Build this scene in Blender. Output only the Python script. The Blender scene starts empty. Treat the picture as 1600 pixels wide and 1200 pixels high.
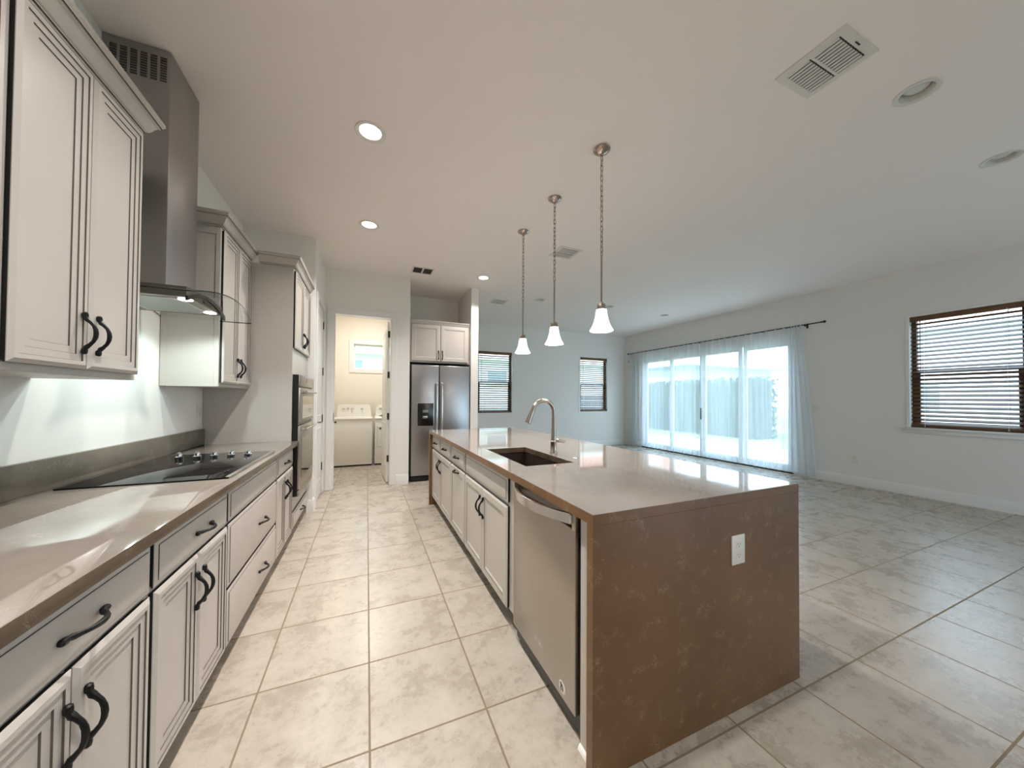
import bpy, bmesh, math, random
from mathutils import Matrix, Vector

random.seed(7)
S = bpy.context.scene
COL = S.collection
ZC = 3.14                                   # ceiling height

# ------------------------------------------------------------------ camera, world, sun, exposure
def make_camera():
    f, yaw, pitch, roll, cx, cy = 531.453, 0.3978, 0.0158, 0.0065, 796.76, 614.48
    fwd = Vector((math.sin(yaw) * math.cos(pitch), math.cos(yaw) * math.cos(pitch), math.sin(pitch)))
    r = Vector((math.cos(yaw), -math.sin(yaw), 0)); u = r.cross(fwd)
    r2 = math.cos(roll) * r + math.sin(roll) * u
    u2 = -math.sin(roll) * r + math.cos(roll) * u
    cam = bpy.data.cameras.new('camera'); o = bpy.data.objects.new('camera', cam); COL.objects.link(o)
    cam.sensor_fit = 'HORIZONTAL'; cam.sensor_width = 36; cam.lens = f / 1600 * 36
    cam.shift_x = (800 - cx) / 1600; cam.shift_y = (cy - 600) / 1600
    cam.clip_start = 0.02; cam.clip_end = 200
    o.matrix_world = Matrix(((r2.x, u2.x, -fwd.x, 0), (r2.y, u2.y, -fwd.y, 0), (r2.z, u2.z, -fwd.z, 1.305), (0, 0, 0, 1)))
    S.camera = o
make_camera()
S.view_settings.view_transform = 'Standard'; S.view_settings.look = 'None'
S.view_settings.gamma = 1.0; S.view_settings.use_curve_mapping = False
S.view_settings.exposure = 0.62
S.cycles.max_bounces = 12; S.cycles.diffuse_bounces = 6; S.cycles.glossy_bounces = 5
S.cycles.transparent_max_bounces = 32; S.cycles.caustics_reflective = False; S.cycles.caustics_refractive = False

W = bpy.data.worlds.new('overcast_sky'); S.world = W; W.use_nodes = True
_bg = W.node_tree.nodes['Background']; _bg.inputs[0].default_value = (0.56, 0.79, 1.0, 1); _bg.inputs[1].default_value = 5.2

def lamp(name, kind, loc, power, color, size=0.1, direction=(0, 0, -1), **kw):
    l = bpy.data.lights.new(name, kind); o = bpy.data.objects.new(name, l); COL.objects.link(o)
    l.energy = power; l.color = color; o.location = loc
    o.rotation_euler = Vector(direction).to_track_quat('-Z', 'Y').to_euler()
    if kind == 'AREA':
        l.shape = kw.get('shape', 'DISK'); l.size = size
        if 'size_y' in kw: l.size_y = kw['size_y']
    elif kind in ('POINT', 'SPOT'): l.shadow_soft_size = size
    if kind == 'SPOT': l.spot_size = math.radians(kw.get('angle', 120)); l.spot_blend = kw.get('blend', 0.3)
    if kind == 'SUN': l.angle = math.radians(2)
    return o
lamp('sun', 'SUN', (0, 0, 30), 2.6, (1.0, 0.95, 0.88), direction=(0.70, 0.03, -0.72))
WARM = (1.0, 0.955, 0.92); WARMER = (1.0, 0.96, 0.91)

def portal(loc, sx, sy, direction):
    o = lamp('daylight_portal', 'AREA', loc, 1, (1, 1, 1), sx, direction, shape='RECTANGLE', size_y=sy)
    o.data.cycles.is_portal = True
portal((7.2, 5.42, 1.23), 2.45, 3.6, (-1, 0, 0))
portal((5.42, -3.68, 1.24), 2.85, 2.36, (0, 1, 0))

# ------------------------------------------------------------------ materials
def lin(c): 
    c = c / 255.0
    return c / 12.92 if c <= 0.04045 else ((c + 0.055) / 1.055) ** 2.4
def rgb(r, g, b): return (lin(r), lin(g), lin(b), 1.0)

def new_mat(name):
    m = bpy.data.materials.new(name); m.use_nodes = True
    return m, m.node_tree.nodes, m.node_tree.links
def P(m): return m.node_tree.nodes['Principled BSDF']
def simple(name, col, rough=0.5, metal=0.0, spec=0.5, bump=0.0, bscale=60.0, var=0.0, vscale=4.0, coat=0.0, emit=None, estr=0.0):
    m, n, l = new_mat(name); p = P(m)
    p.inputs['Base Color'].default_value = col; p.inputs['Roughness'].default_value = rough
    p.inputs['Metallic'].default_value = metal; p.inputs['Specular IOR Level'].default_value = spec
    p.inputs['Coat Weight'].default_value = coat
    g = n.new('ShaderNodeNewGeometry')
    if var > 0:
        t = n.new('ShaderNodeTexNoise'); t.inputs['Scale'].default_value = vscale; t.inputs['Detail'].default_value = 5
        r = n.new('ShaderNodeValToRGB')
        r.color_ramp.elements[0].color = tuple(c * (1 - var) for c in col[:3]) + (1,)
        r.color_ramp.elements[1].color = tuple(min(1, c * (1 + var)) for c in col[:3]) + (1,)
        r.color_ramp.elements[0].position = .3; r.color_ramp.elements[1].position = .7
        l.new(g.outputs['Position'], t.inputs['Vector']); l.new(t.outputs['Fac'], r.inputs[0]); l.new(r.outputs[0], p.inputs['Base Color'])
    if bump > 0:
        t = n.new('ShaderNodeTexNoise'); t.inputs['Scale'].default_value = bscale; t.inputs['Detail'].default_value = 3
        b = n.new('ShaderNodeBump'); b.inputs['Strength'].default_value = bump; b.inputs['Distance'].default_value = 0.002
        l.new(g.outputs['Position'], t.inputs['Vector']); l.new(t.outputs['Fac'], b.inputs['Height']); l.new(b.outputs[0], p.inputs['Normal'])
    if emit: p.inputs['Emission Color'].default_value = emit; p.inputs['Emission Strength'].default_value = estr
    return m

def mat_floor():
    m, n, l = new_mat('beige_mottled_floor_tile'); p = P(m)
    geo = n.new('ShaderNodeNewGeometry')
    mp = n.new('ShaderNodeMapping'); mp.inputs['Location'].default_value = (0.4286, -2.283, 0)
    l.new(geo.outputs['Position'], mp.inputs['Vector'])
    def brick(c1, c2, cm):
        b = n.new('ShaderNodeTexBrick'); b.offset = 0.0; b.squash = 1.0
        b.inputs['Scale'].default_value = 1; b.inputs['Brick Width'].default_value = .454; b.inputs['Row Height'].default_value = .454
        b.inputs['Mortar Size'].default_value = .0042; b.inputs['Mortar Smooth'].default_value = .1; b.inputs['Bias'].default_value = 0
        b.inputs['Color1'].default_value = c1; b.inputs['Color2'].default_value = c2; b.inputs['Mortar'].default_value = cm
        l.new(mp.outputs[0], b.inputs['Vector']); return b
    rnd = brick((0, 0, 0, 1), (1, 1, 1, 1), (.5, .5, .5, 1))
    off = n.new('ShaderNodeVectorMath'); off.operation = 'MULTIPLY_ADD'
    off.inputs[1].default_value = (37, 53, 11)
    l.new(rnd.outputs['Color'], off.inputs[0]); l.new(geo.outputs['Position'], off.inputs[2])
    t1 = n.new('ShaderNodeTexNoise'); t1.inputs['Scale'].default_value = 5.0; t1.inputs['Detail'].default_value = 10; t1.inputs['Roughness'].default_value = .74; t1.inputs['Distortion'].default_value = .12
    l.new(off.outputs[0], t1.inputs['Vector'])
    r1 = n.new('ShaderNodeValToRGB'); e = r1.color_ramp.elements
    e[0].position = .36; e[0].color = rgb(160, 150, 137); e[1].position = .62; e[1].color = rgb(182, 173, 160)
    x = e.new(.45); x.color = rgb(168, 158, 145); x = e.new(.52); x.color = rgb(176, 167, 154)
    l.new(t1.outputs['Fac'], r1.inputs[0])
    t2 = n.new('ShaderNodeTexNoise'); t2.inputs['Scale'].default_value = 28; t2.inputs['Detail'].default_value = 6; t2.inputs['Roughness'].default_value = .6
    l.new(off.outputs[0], t2.inputs['Vector'])
    r2 = n.new('ShaderNodeValToRGB'); e = r2.color_ramp.elements
    e[0].position = .36; e[0].color = (.82, .80, .77, 1); e[1].position = .5; e[1].color = (1, 1, 1, 1)
    l.new(t2.outputs['Fac'], r2.inputs[0])
    mx = n.new('ShaderNodeMix'); mx.data_type = 'RGBA'; mx.blend_type = 'MULTIPLY'; mx.inputs['Factor'].default_value = .6
    l.new(r1.outputs[0], mx.inputs[6]); l.new(r2.outputs[0], mx.inputs[7])
    gm = n.new('ShaderNodeMix'); gm.data_type = 'RGBA'; l.new(rnd.outputs['Fac'], gm.inputs['Factor'])
    l.new(mx.outputs[2], gm.inputs[6]); gm.inputs[7].default_value = rgb(128, 112, 90)
    l.new(gm.outputs[2], p.inputs['Base Color'])
    rr = n.new('ShaderNodeMapRange'); rr.inputs[3].default_value = .20; rr.inputs[4].default_value = .36
    l.new(t1.outputs['Fac'], rr.inputs[0])
    rg = n.new('ShaderNodeMix'); rg.data_type = 'FLOAT'; l.new(rnd.outputs['Fac'], rg.inputs[0]); l.new(rr.outputs[0], rg.inputs[2]); rg.inputs[3].default_value = .8
    l.new(rg.outputs[0], p.inputs['Roughness'])
    b = n.new('ShaderNodeBump'); b.inputs['Strength'].default_value = .35; b.inputs['Distance'].default_value = .002; b.invert = True
    l.new(rnd.outputs['Fac'], b.inputs['Height']); l.new(b.outputs[0], p.inputs['Normal'])
    return m

def mat_stone(name, base, vein, rough, ior=1.5):
    m, n, l = new_mat(name); p = P(m)
    geo = n.new('ShaderNodeNewGeometry')
    t0 = n.new('ShaderNodeTexNoise'); t0.inputs['Scale'].default_value = 2.2; t0.inputs['Detail'].default_value = 4
    l.new(geo.outputs['Position'], t0.inputs['Vector'])
    r0 = n.new('ShaderNodeValToRGB'); r0.color_ramp.elements[0].position = .35; r0.color_ramp.elements[1].position = .7
    r0.color_ramp.elements[0].color = tuple(c * .86 for c in base[:3]) + (1,); r0.color_ramp.elements[1].color = tuple(c * 1.2 for c in base[:3]) + (1,)
    l.new(t0.outputs['Fac'], r0.inputs[0])
    # short pale veins: thin level set of one noise, kept only where a second noise is high
    t1 = n.new('ShaderNodeTexNoise'); t1.inputs['Scale'].default_value = 42; t1.inputs['Detail'].default_value = 7; t1.inputs['Roughness'].default_value = .65; t1.inputs['Distortion'].default_value = 1.4
    l.new(geo.outputs['Position'], t1.inputs['Vector'])
    a = n.new('ShaderNodeMath'); a.operation = 'SUBTRACT'; a.inputs[1].default_value = .5; l.new(t1.outputs['Fac'], a.inputs[0])
    b = n.new('ShaderNodeMath'); b.operation = 'ABSOLUTE'; l.new(a.outputs[0], b.inputs[0])
    c = n.new('ShaderNodeMapRange'); c.inputs[1].default_value = .0; c.inputs[2].default_value = .022; c.inputs[3].default_value = 1; c.inputs[4].default_value = 0
    l.new(b.outputs[0], c.inputs[0])
    t2 = n.new('ShaderNodeTexNoise'); t2.inputs['Scale'].default_value = 15; t2.inputs['Detail'].default_value = 5
    mp = n.new('ShaderNodeMapping'); mp.inputs['Location'].default_value = (5.3, 1.7, 9.1); l.new(geo.outputs['Position'], mp.inputs[0]); l.new(mp.outputs[0], t2.inputs['Vector'])
    d = n.new('ShaderNodeMapRange'); d.inputs[1].default_value = .54; d.inputs[2].default_value = .68; l.new(t2.outputs['Fac'], d.inputs[0])
    f = n.new('ShaderNodeMath'); f.operation = 'MULTIPLY'; l.new(c.outputs[0], f.inputs[0]); l.new(d.outputs[0], f.inputs[1])
    f2 = n.new('ShaderNodeMath'); f2.operation = 'MULTIPLY'; f2.inputs[1].default_value = .48; l.new(f.outputs[0], f2.inputs[0])
    mx = n.new('ShaderNodeMix'); mx.data_type = 'RGBA'; l.new(f2.outputs[0], mx.inputs['Factor']); l.new(r0.outputs[0], mx.inputs[6]); mx.inputs[7].default_value = vein
    l.new(mx.outputs[2], p.inputs['Base Color']); p.inputs['Roughness'].default_value = rough
    p.inputs['IOR'].default_value = ior
    return m

def mat_glass(name, tint=(1, 1, 1, 1), refl=1.0):
    m, n, l = new_mat(name); n.remove(P(m)); out = n['Material Output']
    tr = n.new('ShaderNodeBsdfTransparent'); tr.inputs[0].default_value = tint
    gl = n.new('ShaderNodeBsdfGlossy'); gl.inputs['Roughness'].default_value = .02
    lw = n.new('ShaderNodeLayerWeight'); lw.inputs['Blend'].default_value = .5
    pw = n.new('ShaderNodeMath'); pw.operation = 'POWER'; pw.inputs[1].default_value = 5; l.new(lw.outputs['Facing'], pw.inputs[0])
    mu = n.new('ShaderNodeMath'); mu.operation = 'MULTIPLY_ADD'; mu.inputs[1].default_value = .9 * refl; mu.inputs[2].default_value = .04 * refl; l.new(pw.outputs[0], mu.inputs[0])
    mx = n.new('ShaderNodeMixShader'); l.new(mu.outputs[0], mx.inputs[0]); l.new(tr.outputs[0], mx.inputs[1]); l.new(gl.outputs[0], mx.inputs[2])
    l.new(mx.outputs[0], out.inputs[0]); return m

def mat_sheer(name, transp):
    m, n, l = new_mat(name); n.remove(P(m)); out = n['Material Output']
    tr = n.new('ShaderNodeBsdfTransparent'); df = n.new('ShaderNodeBsdfDiffuse'); tl = n.new('ShaderNodeBsdfTranslucent')
    df.inputs[0].default_value = (.84, .85, .85, 1); tl.inputs[0].default_value = (.74, .80, .82, 1)
    geo = n.new('ShaderNodeNewGeometry'); w = n.new('ShaderNodeTexNoise'); w.inputs['Scale'].default_value = 1.0; w.inputs['Detail'].default_value = 3
    mp = n.new('ShaderNodeMapping'); mp.inputs['Scale'].default_value = (1, 18, .6); l.new(geo.outputs['Position'], mp.inputs[0]); l.new(mp.outputs[0], w.inputs['Vector'])
    mr = n.new('ShaderNodeMapRange'); mr.inputs[3].default_value = transp - .12; mr.inputs[4].default_value = transp + .12; l.new(w.outputs['Fac'], mr.inputs[0])
    m1 = n.new('ShaderNodeMixShader'); m1.inputs[0].default_value = .55; l.new(df.outputs[0], m1.inputs[1]); l.new(tl.outputs[0], m1.inputs[2])
    m2 = n.new('ShaderNodeMixShader'); l.new(mr.outputs[0], m2.inputs[0]); l.new(m1.outputs[0], m2.inputs[1]); l.new(tr.outputs[0], m2.inputs[2])
    l.new(m2.outputs[0], out.inputs[0]); return m

def mat_steel(name, col, rough, axis, wave=0.0):
    m, n, l = new_mat(name); p = P(m); p.inputs['Base Color'].default_value = col; p.inputs['Metallic'].default_value = 1; p.inputs['Roughness'].default_value = rough
    geo = n.new('ShaderNodeNewGeometry'); mp = n.new('ShaderNodeMapping'); sc = [220, 220, 220]; sc[axis] = 3; mp.inputs['Scale'].default_value = sc
    t = n.new('ShaderNodeTexNoise'); t.inputs['Scale'].default_value = 1; t.inputs['Detail'].default_value = 2
    l.new(geo.outputs['Position'], mp.inputs[0]); l.new(mp.outputs[0], t.inputs['Vector'])
    mr = n.new('ShaderNodeMapRange'); mr.inputs[3].default_value = rough * .8; mr.inputs[4].default_value = rough * 1.25; l.new(t.outputs['Fac'], mr.inputs[0]); l.new(mr.outputs[0], p.inputs['Roughness'])
    if wave > 0:
        t2 = n.new('ShaderNodeTexNoise'); t2.inputs['Scale'].default_value = 3.0; t2.inputs['Detail'].default_value = 1
        l.new(geo.outputs['Position'], t2.inputs['Vector'])
        b = n.new('ShaderNodeBump'); b.inputs['Strength'].default_value = wave; b.inputs['Distance'].default_value = .02; l.new(t2.outputs['Fac'], b.inputs['Height']); l.new(b.outputs[0], p.inputs['Normal'])
    return m

def mat_wood(name, c1, c2):
    m, n, l = new_mat(name); p = P(m)
    geo = n.new('ShaderNodeNewGeometry'); mp = n.new('ShaderNodeMapping'); mp.inputs['Scale'].default_value = (6, 6, 90)
    t = n.new('ShaderNodeTexNoise'); t.inputs['Scale'].default_value = 1; t.inputs['Detail'].default_value = 6
    r = n.new('ShaderNodeValToRGB'); r.color_ramp.elements[0].color = c1; r.color_ramp.elements[1].color = c2
    l.new(geo.outputs['Position'], mp.inputs[0]); l.new(mp.outputs[0], t.inputs['Vector']); l.new(t.outputs['Fac'], r.inputs[0]); l.new(r.outputs[0], p.inputs['Base Color'])
    p.inputs['Roughness'].default_value = .45; return m

def mat_rooftile():
    m, n, l = new_mat('red_clay_roof_tile'); p = P(m)
    geo = n.new('ShaderNodeNewGeometry'); w = n.new('ShaderNodeTexBrick'); w.inputs['Scale'].default_value = 1
    w.inputs['Brick Width'].default_value = .3; w.inputs['Row Height'].default_value = .2; w.inputs['Mortar Size'].default_value = .015
    w.inputs['Color1'].default_value = rgb(190, 142, 120); w.inputs['Color2'].default_value = rgb(206, 164, 142); w.inputs['Mortar'].default_value = rgb(120, 80, 66)
    l.new(geo.outputs['Position'], w.inputs['Vector']); l.new(w.outputs['Color'], p.inputs['Base Color']); p.inputs['Roughness'].default_value = .8; return m

M = dict(
    wall=simple('white_wall_paint', rgb(230, 226, 221), .6, bump=.06, bscale=140),
    laundry=simple('cream_laundry_paint', rgb(228, 222, 208), .6, bump=.05, bscale=140),
    ceil=simple('white_ceiling_paint', rgb(242, 233, 228), .75, bump=.12, bscale=120),
    trim=simple('white_trim_paint', rgb(228, 226, 222), .35),
    cab=simple('offwhite_cabinet_paint', rgb(188, 180, 172), .38, var=.03, vscale=3),
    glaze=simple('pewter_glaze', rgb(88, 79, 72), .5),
    shadow_gap=simple('painted_shadow_gap', rgb(22, 19, 18), .7),  # shade behind doors and drawers, painted near-black
    toe=simple('brown_toe_kick', rgb(86, 66, 50), .5, var=.2, vscale=9),
    black=simple('black_iron', rgb(9, 8, 8), .42, spec=.35),
    bplastic=simple('black_plastic', rgb(12, 12, 13), .28),
    floor=mat_floor(),
    stone=mat_stone('polished_quartz_lit_top', rgb(136, 126, 117), rgb(180, 170, 156), .05, 3.2),  # same stone as the sides, light on the top put into its colour
    wstone=mat_stone('brown_quartz_shaded_side', rgb(112, 80, 51), rgb(214, 196, 168), .30, 1.45),  # same stone as the top, coloured darker for the shaded upright faces
    estone=mat_stone('quartz_shaded_edge', rgb(92, 77, 62), rgb(180, 168, 148), .2, 1.45),  # same stone again, shade on the edges put into the colour
    dstone=mat_stone('grey_quartz', rgb(108, 100, 88), rgb(190, 184, 170), .12),
    steel=mat_steel('brushed_steel', (.50, .48, .45, 1), .26, 1),
    steelz=mat_steel('brushed_steel_vertical', (.40, .385, .385, 1), .34, 2, .2),
    steelx=mat_steel('brushed_steel_panel', (.46, .42, .37, 1), .32, 1),
    shadesteel=mat_steel('shade_painted_steel', (.20, .18, .16, 1), .35, 1),  # steel darkened to paint in shade: handle pocket and hood body
    nickel=simple('brushed_nickel', (.42, .35, .30, 1), .24, metal=1),
    chrome=simple('chrome', (.8, .8, .82, 1), .08, metal=1),
    bglass=simple('black_ceramic_glass', rgb(8, 8, 10), .04, spec=.4),
    mirror=simple('dark_oven_glass', (.30, .29, .27, 1), .05, metal=.9),
    pane=mat_glass('window_glass'),
    hoodglass=mat_glass('hood_canopy_glass', (.95, .98, .96, 1), .6),
    glassedge=simple('dark_green_glass_edge', rgb(20, 26, 24), .2),
    sheer=mat_sheer('white_sheer_fabric', .50), hem=mat_sheer('white_sheer_hem', .30),
    bunch=mat_sheer('white_sheer_gathered', .22),
    wood=mat_wood('brown_blind_wood', rgb(70, 44, 24), rgb(122, 84, 50)),
    bronze=simple('bronze_window_frame', rgb(62, 46, 36), .45),
    hinge=simple('bronze_hinge', rgb(80, 70, 58), .4, metal=.7),
    vinyl=simple('white_vinyl', rgb(228, 232, 234), .4),
    cord=simple('white_cord', rgb(230, 226, 218), .7),
    white=simple('white_enamel', rgb(232, 230, 224), .22),
    wplastic=simple('white_plastic', rgb(226, 220, 212), .35),
    grey=simple('grey_plastic', rgb(120, 118, 114), .4),
    sink=simple('brown_composite_sink', rgb(50, 39, 33), .4, var=.15, vscale=40),
    filter=simple('hood_filter_mesh', (.36, .38, .35, 1), .45, metal=.8, bump=.5, bscale=500),
    vent=simple('white_vent_metal', rgb(216, 212, 206), .45),
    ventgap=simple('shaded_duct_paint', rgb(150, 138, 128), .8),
    ventdark=simple('dark_vent_hole', rgb(58, 50, 47), .8),
    lens=simple('lit_lens', (1, 1, 1, 1), .4, emit=(1, .93, .84, 1), estr=7),
    bulb=simple('unlit_lamp_glass', rgb(214, 216, 210), .12),
    shade=simple('opal_glass_shade', (.95, .95, .95, 1), .3, emit=(1, .96, .92, 1), estr=7.0),
    concrete=simple('pale_concrete', rgb(205, 202, 196), .9, var=.05),
    lawn=simple('lawn_grass', rgb(128, 150, 100), .9, var=.35, vscale=9, bump=.6, bscale=60),
    leaf=simple('hedge_leaf', rgb(40, 66, 34), .8, var=.5, vscale=14),
    stucco=simple('white_stucco', rgb(228, 226, 222), .9, var=.04),
    bluewall=simple('blue_grey_stucco', rgb(170, 180, 190), .9, var=.04),
    roof=mat_rooftile(),
    darkwin=simple('neighbour_window', rgb(150, 160, 164), .1),
    fence=simple('grey_fence', rgb(128, 124, 126), .7),
)

M['nickelbright'] = simple('satin_steel_handle', (.70, .68, .66, 1), .2, metal=1)

# ------------------------------------------------------------------ mesh builder
class MB:
    def __init__(s):
        s.bm = bmesh.new(); s.fl = s.bm.faces.layers.int.new('flat')
    def box(s, x0, x1, y0, y1, z0, z1, mat=0, bev=0.0, seg=2):
        vs = [s.bm.verts.new((x, y, z)) for x in (x0, x1) for y in (y0, y1) for z in (z0, z1)]
        q = [(0, 1, 3, 2), (4, 6, 7, 5), (0, 4, 5, 1), (2, 3, 7, 6), (0, 2, 6, 4), (1, 5, 7, 3)]
        fs = [s.bm.faces.new([vs[i] for i in f]) for f in q]
        for f in fs: f.material_index = mat
        if bev > 0:
            keep = set(s.bm.faces) - set(fs); es = list({e for f in fs for e in f.edges})
            r = bmesh.ops.bevel(s.bm, geom=es, offset=bev, segments=seg, affect='EDGES', profile=.5); rb = set(r['faces'])
            for f in s.bm.faces:
                if f in keep: continue
                f.material_index = mat
                if f not in rb or len(f.verts) > 4 or f.calc_area() > 60 * bev * bev and min(e.calc_length() for e in f.edges) > 1.6 * bev: f[s.fl] = 1
        else:
            for f in fs: f[s.fl] = 1
        return s
    def quad(s, pts, mat=0):
        f = s.bm.faces.new([s.bm.verts.new(p) for p in pts]); f.material_index = mat; return s
    def loops(s, loops, mats, cap0=None, cap1=None, closed=True):
        """bridge successive vertex loops (same count); mats one per band"""
        L = [[s.bm.verts.new(p) for p in lp] for lp in loops]
        for k in range(len(L) - 1):
            a, b = L[k], L[k + 1]; n = len(a)
            for i in range(n if closed else n - 1):
                j = (i + 1) % n
                f = s.bm.faces.new((a[i], a[j], b[j], b[i])); f.material_index = mats[k] if isinstance(mats, (list, tuple)) else mats
        if cap0 is not None: f = s.bm.faces.new(list(reversed(L[0]))); f.material_index = cap0; f[s.fl] = 1
        if cap1 is not None: f = s.bm.faces.new(L[-1]); f.material_index = cap1; f[s.fl] = 1
        return s
    def lathe(s, prof, c=(0, 0, 0), n=24, mat=0, mtx=None, caps=True):
        lp = []
        for r, z in prof:
            ring = [Vector((r * math.cos(2 * math.pi * i / n), r * math.sin(2 * math.pi * i / n), z)) for i in range(n)]
            if mtx is not None: ring = [mtx @ p for p in ring]
            lp.append([p + Vector(c) for p in ring])
        s.loops(lp, mat, cap0=mat if caps and prof[0][0] > 1e-6 else None, cap1=mat if caps and prof[-1][0] > 1e-6 else None)
        bmesh.ops.remove_doubles(s.bm, verts=s.bm.verts, dist=1e-6); return s
    def tube(s, pts, rad, n=10, mat=0, caps=True):
        pts = [Vector(p) for p in pts]; N = len(pts)
        if not isinstance(rad, (list, tuple)): rad = [rad] * N
        t = [(pts[min(i + 1, N - 1)] - pts[max(i - 1, 0)]).normalized() for i in range(N)]
        up = Vector((0, 0, 1)) if abs(t[0].z) < .9 else Vector((1, 0, 0))
        nv = t[0].cross(up).normalized(); lp = []
        for i in range(N):
            nv = (nv - t[i] * nv.dot(t[i])).normalized(); bv = t[i].cross(nv)
            lp.append([pts[i] + rad[i] * (math.cos(2 * math.pi * k / n) * nv + math.sin(2 * math.pi * k / n) * bv) for k in range(n)])
        s.loops(lp, mat, cap0=mat if caps else None, cap1=mat if caps else None); return s
    def prism(s, poly, ax, a, b, mat=0):
        """extrude a 2D polygon along axis ax from a to b; poly gives the other two coords in order"""
        def mk(v, p):
            q = list(p); q.insert(ax, v); return q
        s.loops([[mk(a, p) for p in poly], [mk(b, p) for p in poly]], mat, cap0=mat, cap1=mat); return s
    def sweep(s, prof, path, mat=0):
        """profile (out, z) along a plan polyline; out = right-hand side of travel, mitred"""
        pts = [Vector(p) for p in path]; N = len(pts); lp = []
        for i in range(N):
            d0 = (pts[i] - pts[i - 1]).normalized() if i > 0 else None
            d1 = (pts[i + 1] - pts[i]).normalized() if i < N - 1 else None
            n0 = Vector((d0.y, -d0.x)) if d0 else None; n1 = Vector((d1.y, -d1.x)) if d1 else None
            if n0 is None: m = n1
            elif n1 is None: m = n0
            else:
                m = (n0 + n1).normalized(); m = m / m.dot(n0)
            lp.append([(pts[i].x + m.x * o, pts[i].y + m.y * o, z) for o, z in prof])
        s.loops(lp, mat, cap0=mat, cap1=mat); return s
    def build(s, name, mats, parent=None, smooth=35):
        bm = s.bm; bmesh.ops.recalc_face_normals(bm, faces=bm.faces); fl = bm.faces.layers.int.get('flat')
        for f in bm.faces: f.smooth = bool(smooth) and not (fl and f[fl])
        me = bpy.data.meshes.new(name); bm.to_mesh(me); bm.free()
        if 'flat' in me.attributes: me.attributes.remove(me.attributes['flat'])
        for m in (mats if isinstance(mats, (list, tuple)) else [mats]): me.materials.append(M[m] if isinstance(m, str) else m)
        if smooth:
            me.set_sharp_from_angle(angle=math.radians(smooth))
        o = bpy.data.objects.new(name, me); COL.objects.link(o)
        if parent is not None: o.parent = parent
        return o

def tag(o, label, cat, group=None, kind=None):
    o['label'] = label; o['category'] = cat
    if group: o['group'] = group
    if kind: o['kind'] = kind
    return o
def thing(name, label, cat, loc=(0, 0, 0), rz=0.0, group=None):
    o = bpy.data.objects.new(name, None); COL.objects.link(o); o.empty_display_size = .05
    o.location = loc; o.rotation_euler = (0, 0, math.radians(rz)); return tag(o, label, cat, group)
def structure(o, label=None):
    o['kind'] = 'structure'
    if label: o['label'] = label
    return o
def copy_tree(o, parent=None):
    c = o.copy(); COL.objects.link(c)
    if parent is not None: c.parent = parent
    for ch in [x for x in bpy.data.objects if x.parent == o]: copy_tree(ch, c)
    return c

# ------------------------------------------------------------------ room shell
def wall(name, ax, f0, f1, a0, a1, z0, z1, holes=(), mat='wall'):
    """ax: axis of the wall's thickness (0: X, 1: Y); runs a0..a1 on the other axis; holes (a0,a1,z0,z1)"""
    mb = MB()
    def put(p, q, u, v):
        if q - p < 1e-5 or v - u < 1e-5: return
        if ax == 0: mb.box(f0, f1, p, q, u, v)
        else: mb.box(p, q, f0, f1, u, v)
    x = a0
    for h in sorted(holes):
        put(x, h[0], z0, z1); put(h[0], h[1], z0, h[2]); put(h[0], h[1], h[3], z1); x = h[1]
    put(x, a1, z0, z1)
    return structure(mb.build(name, mat, smooth=0))

XL, XR, YF, YB = -1.25, 6.98, 7.90, -3.5
SL = (3.62, 7.22, 0.0, 2.45)          # sliding door opening in the right wall
WR = (1.29, 2.21, 0.945, 2.475)       # window in the right wall
W1 = (2.47, 3.375, 0.955, 2.465)      # far wall windows
W2 = (5.42, 6.335, 0.965, 2.465)
WLn = (-0.27, 0.66, 1.915, 2.445)     # laundry window
structure(MB().box(XL - .14, XR + .14, YB - .14, YF + .14, -.15, 0).build('floor', 'floor', smooth=0))
wall('wall_left', 0, XL - .14, XL, YB - .14, YF + .14, -.15, 3.4)
wall('wall_right', 0, XR, XR + .14, YB - .14, YF + .14, -.15, 3.4, [WR, SL])
WB = (4.0, 6.85, 0.06, 2.42)           # unseen glazed opening added behind the camera for daylight
wall('wall_back', 1, YB - .14, YB, XL, XR, 0, 3.4, [WB])
wall('wall_far', 1, YF, YF + .14, 1.64, XR, 0, 3.4, [W1, W2])
wall('wall_laundry_far', 1, YF, YF + .14, XL, 1.64, 0, 3.4, [WLn], 'laundry')
wall('wall_end', 1, 4.46, 4.56, XL, -.66, 0, ZC)
wall('wall_hall', 0, -.66, -.56, 4.46, 5.42, 0, ZC, [(4.66, 5.30, 0, 2.50)])
wall('wall_laundry', 1, 5.42, 5.56, -.80, .60, 0, ZC, [(-.455, .335, 0, 2.52)])
wall('wall_laundry_side', 0, -.82, -.68, 5.56, YF, 0, ZC, (), 'laundry')
wall('wall_alcove_left', 0, .48, .60, 5.56, 6.40, 0, ZC)
wall('wall_alcove_back', 1, 6.28, 6.40, .60, 1.575, 0, ZC)
wall('wall_pier', 0, 1.575, 1.70, 5.42, YF, 0, ZC)

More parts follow.
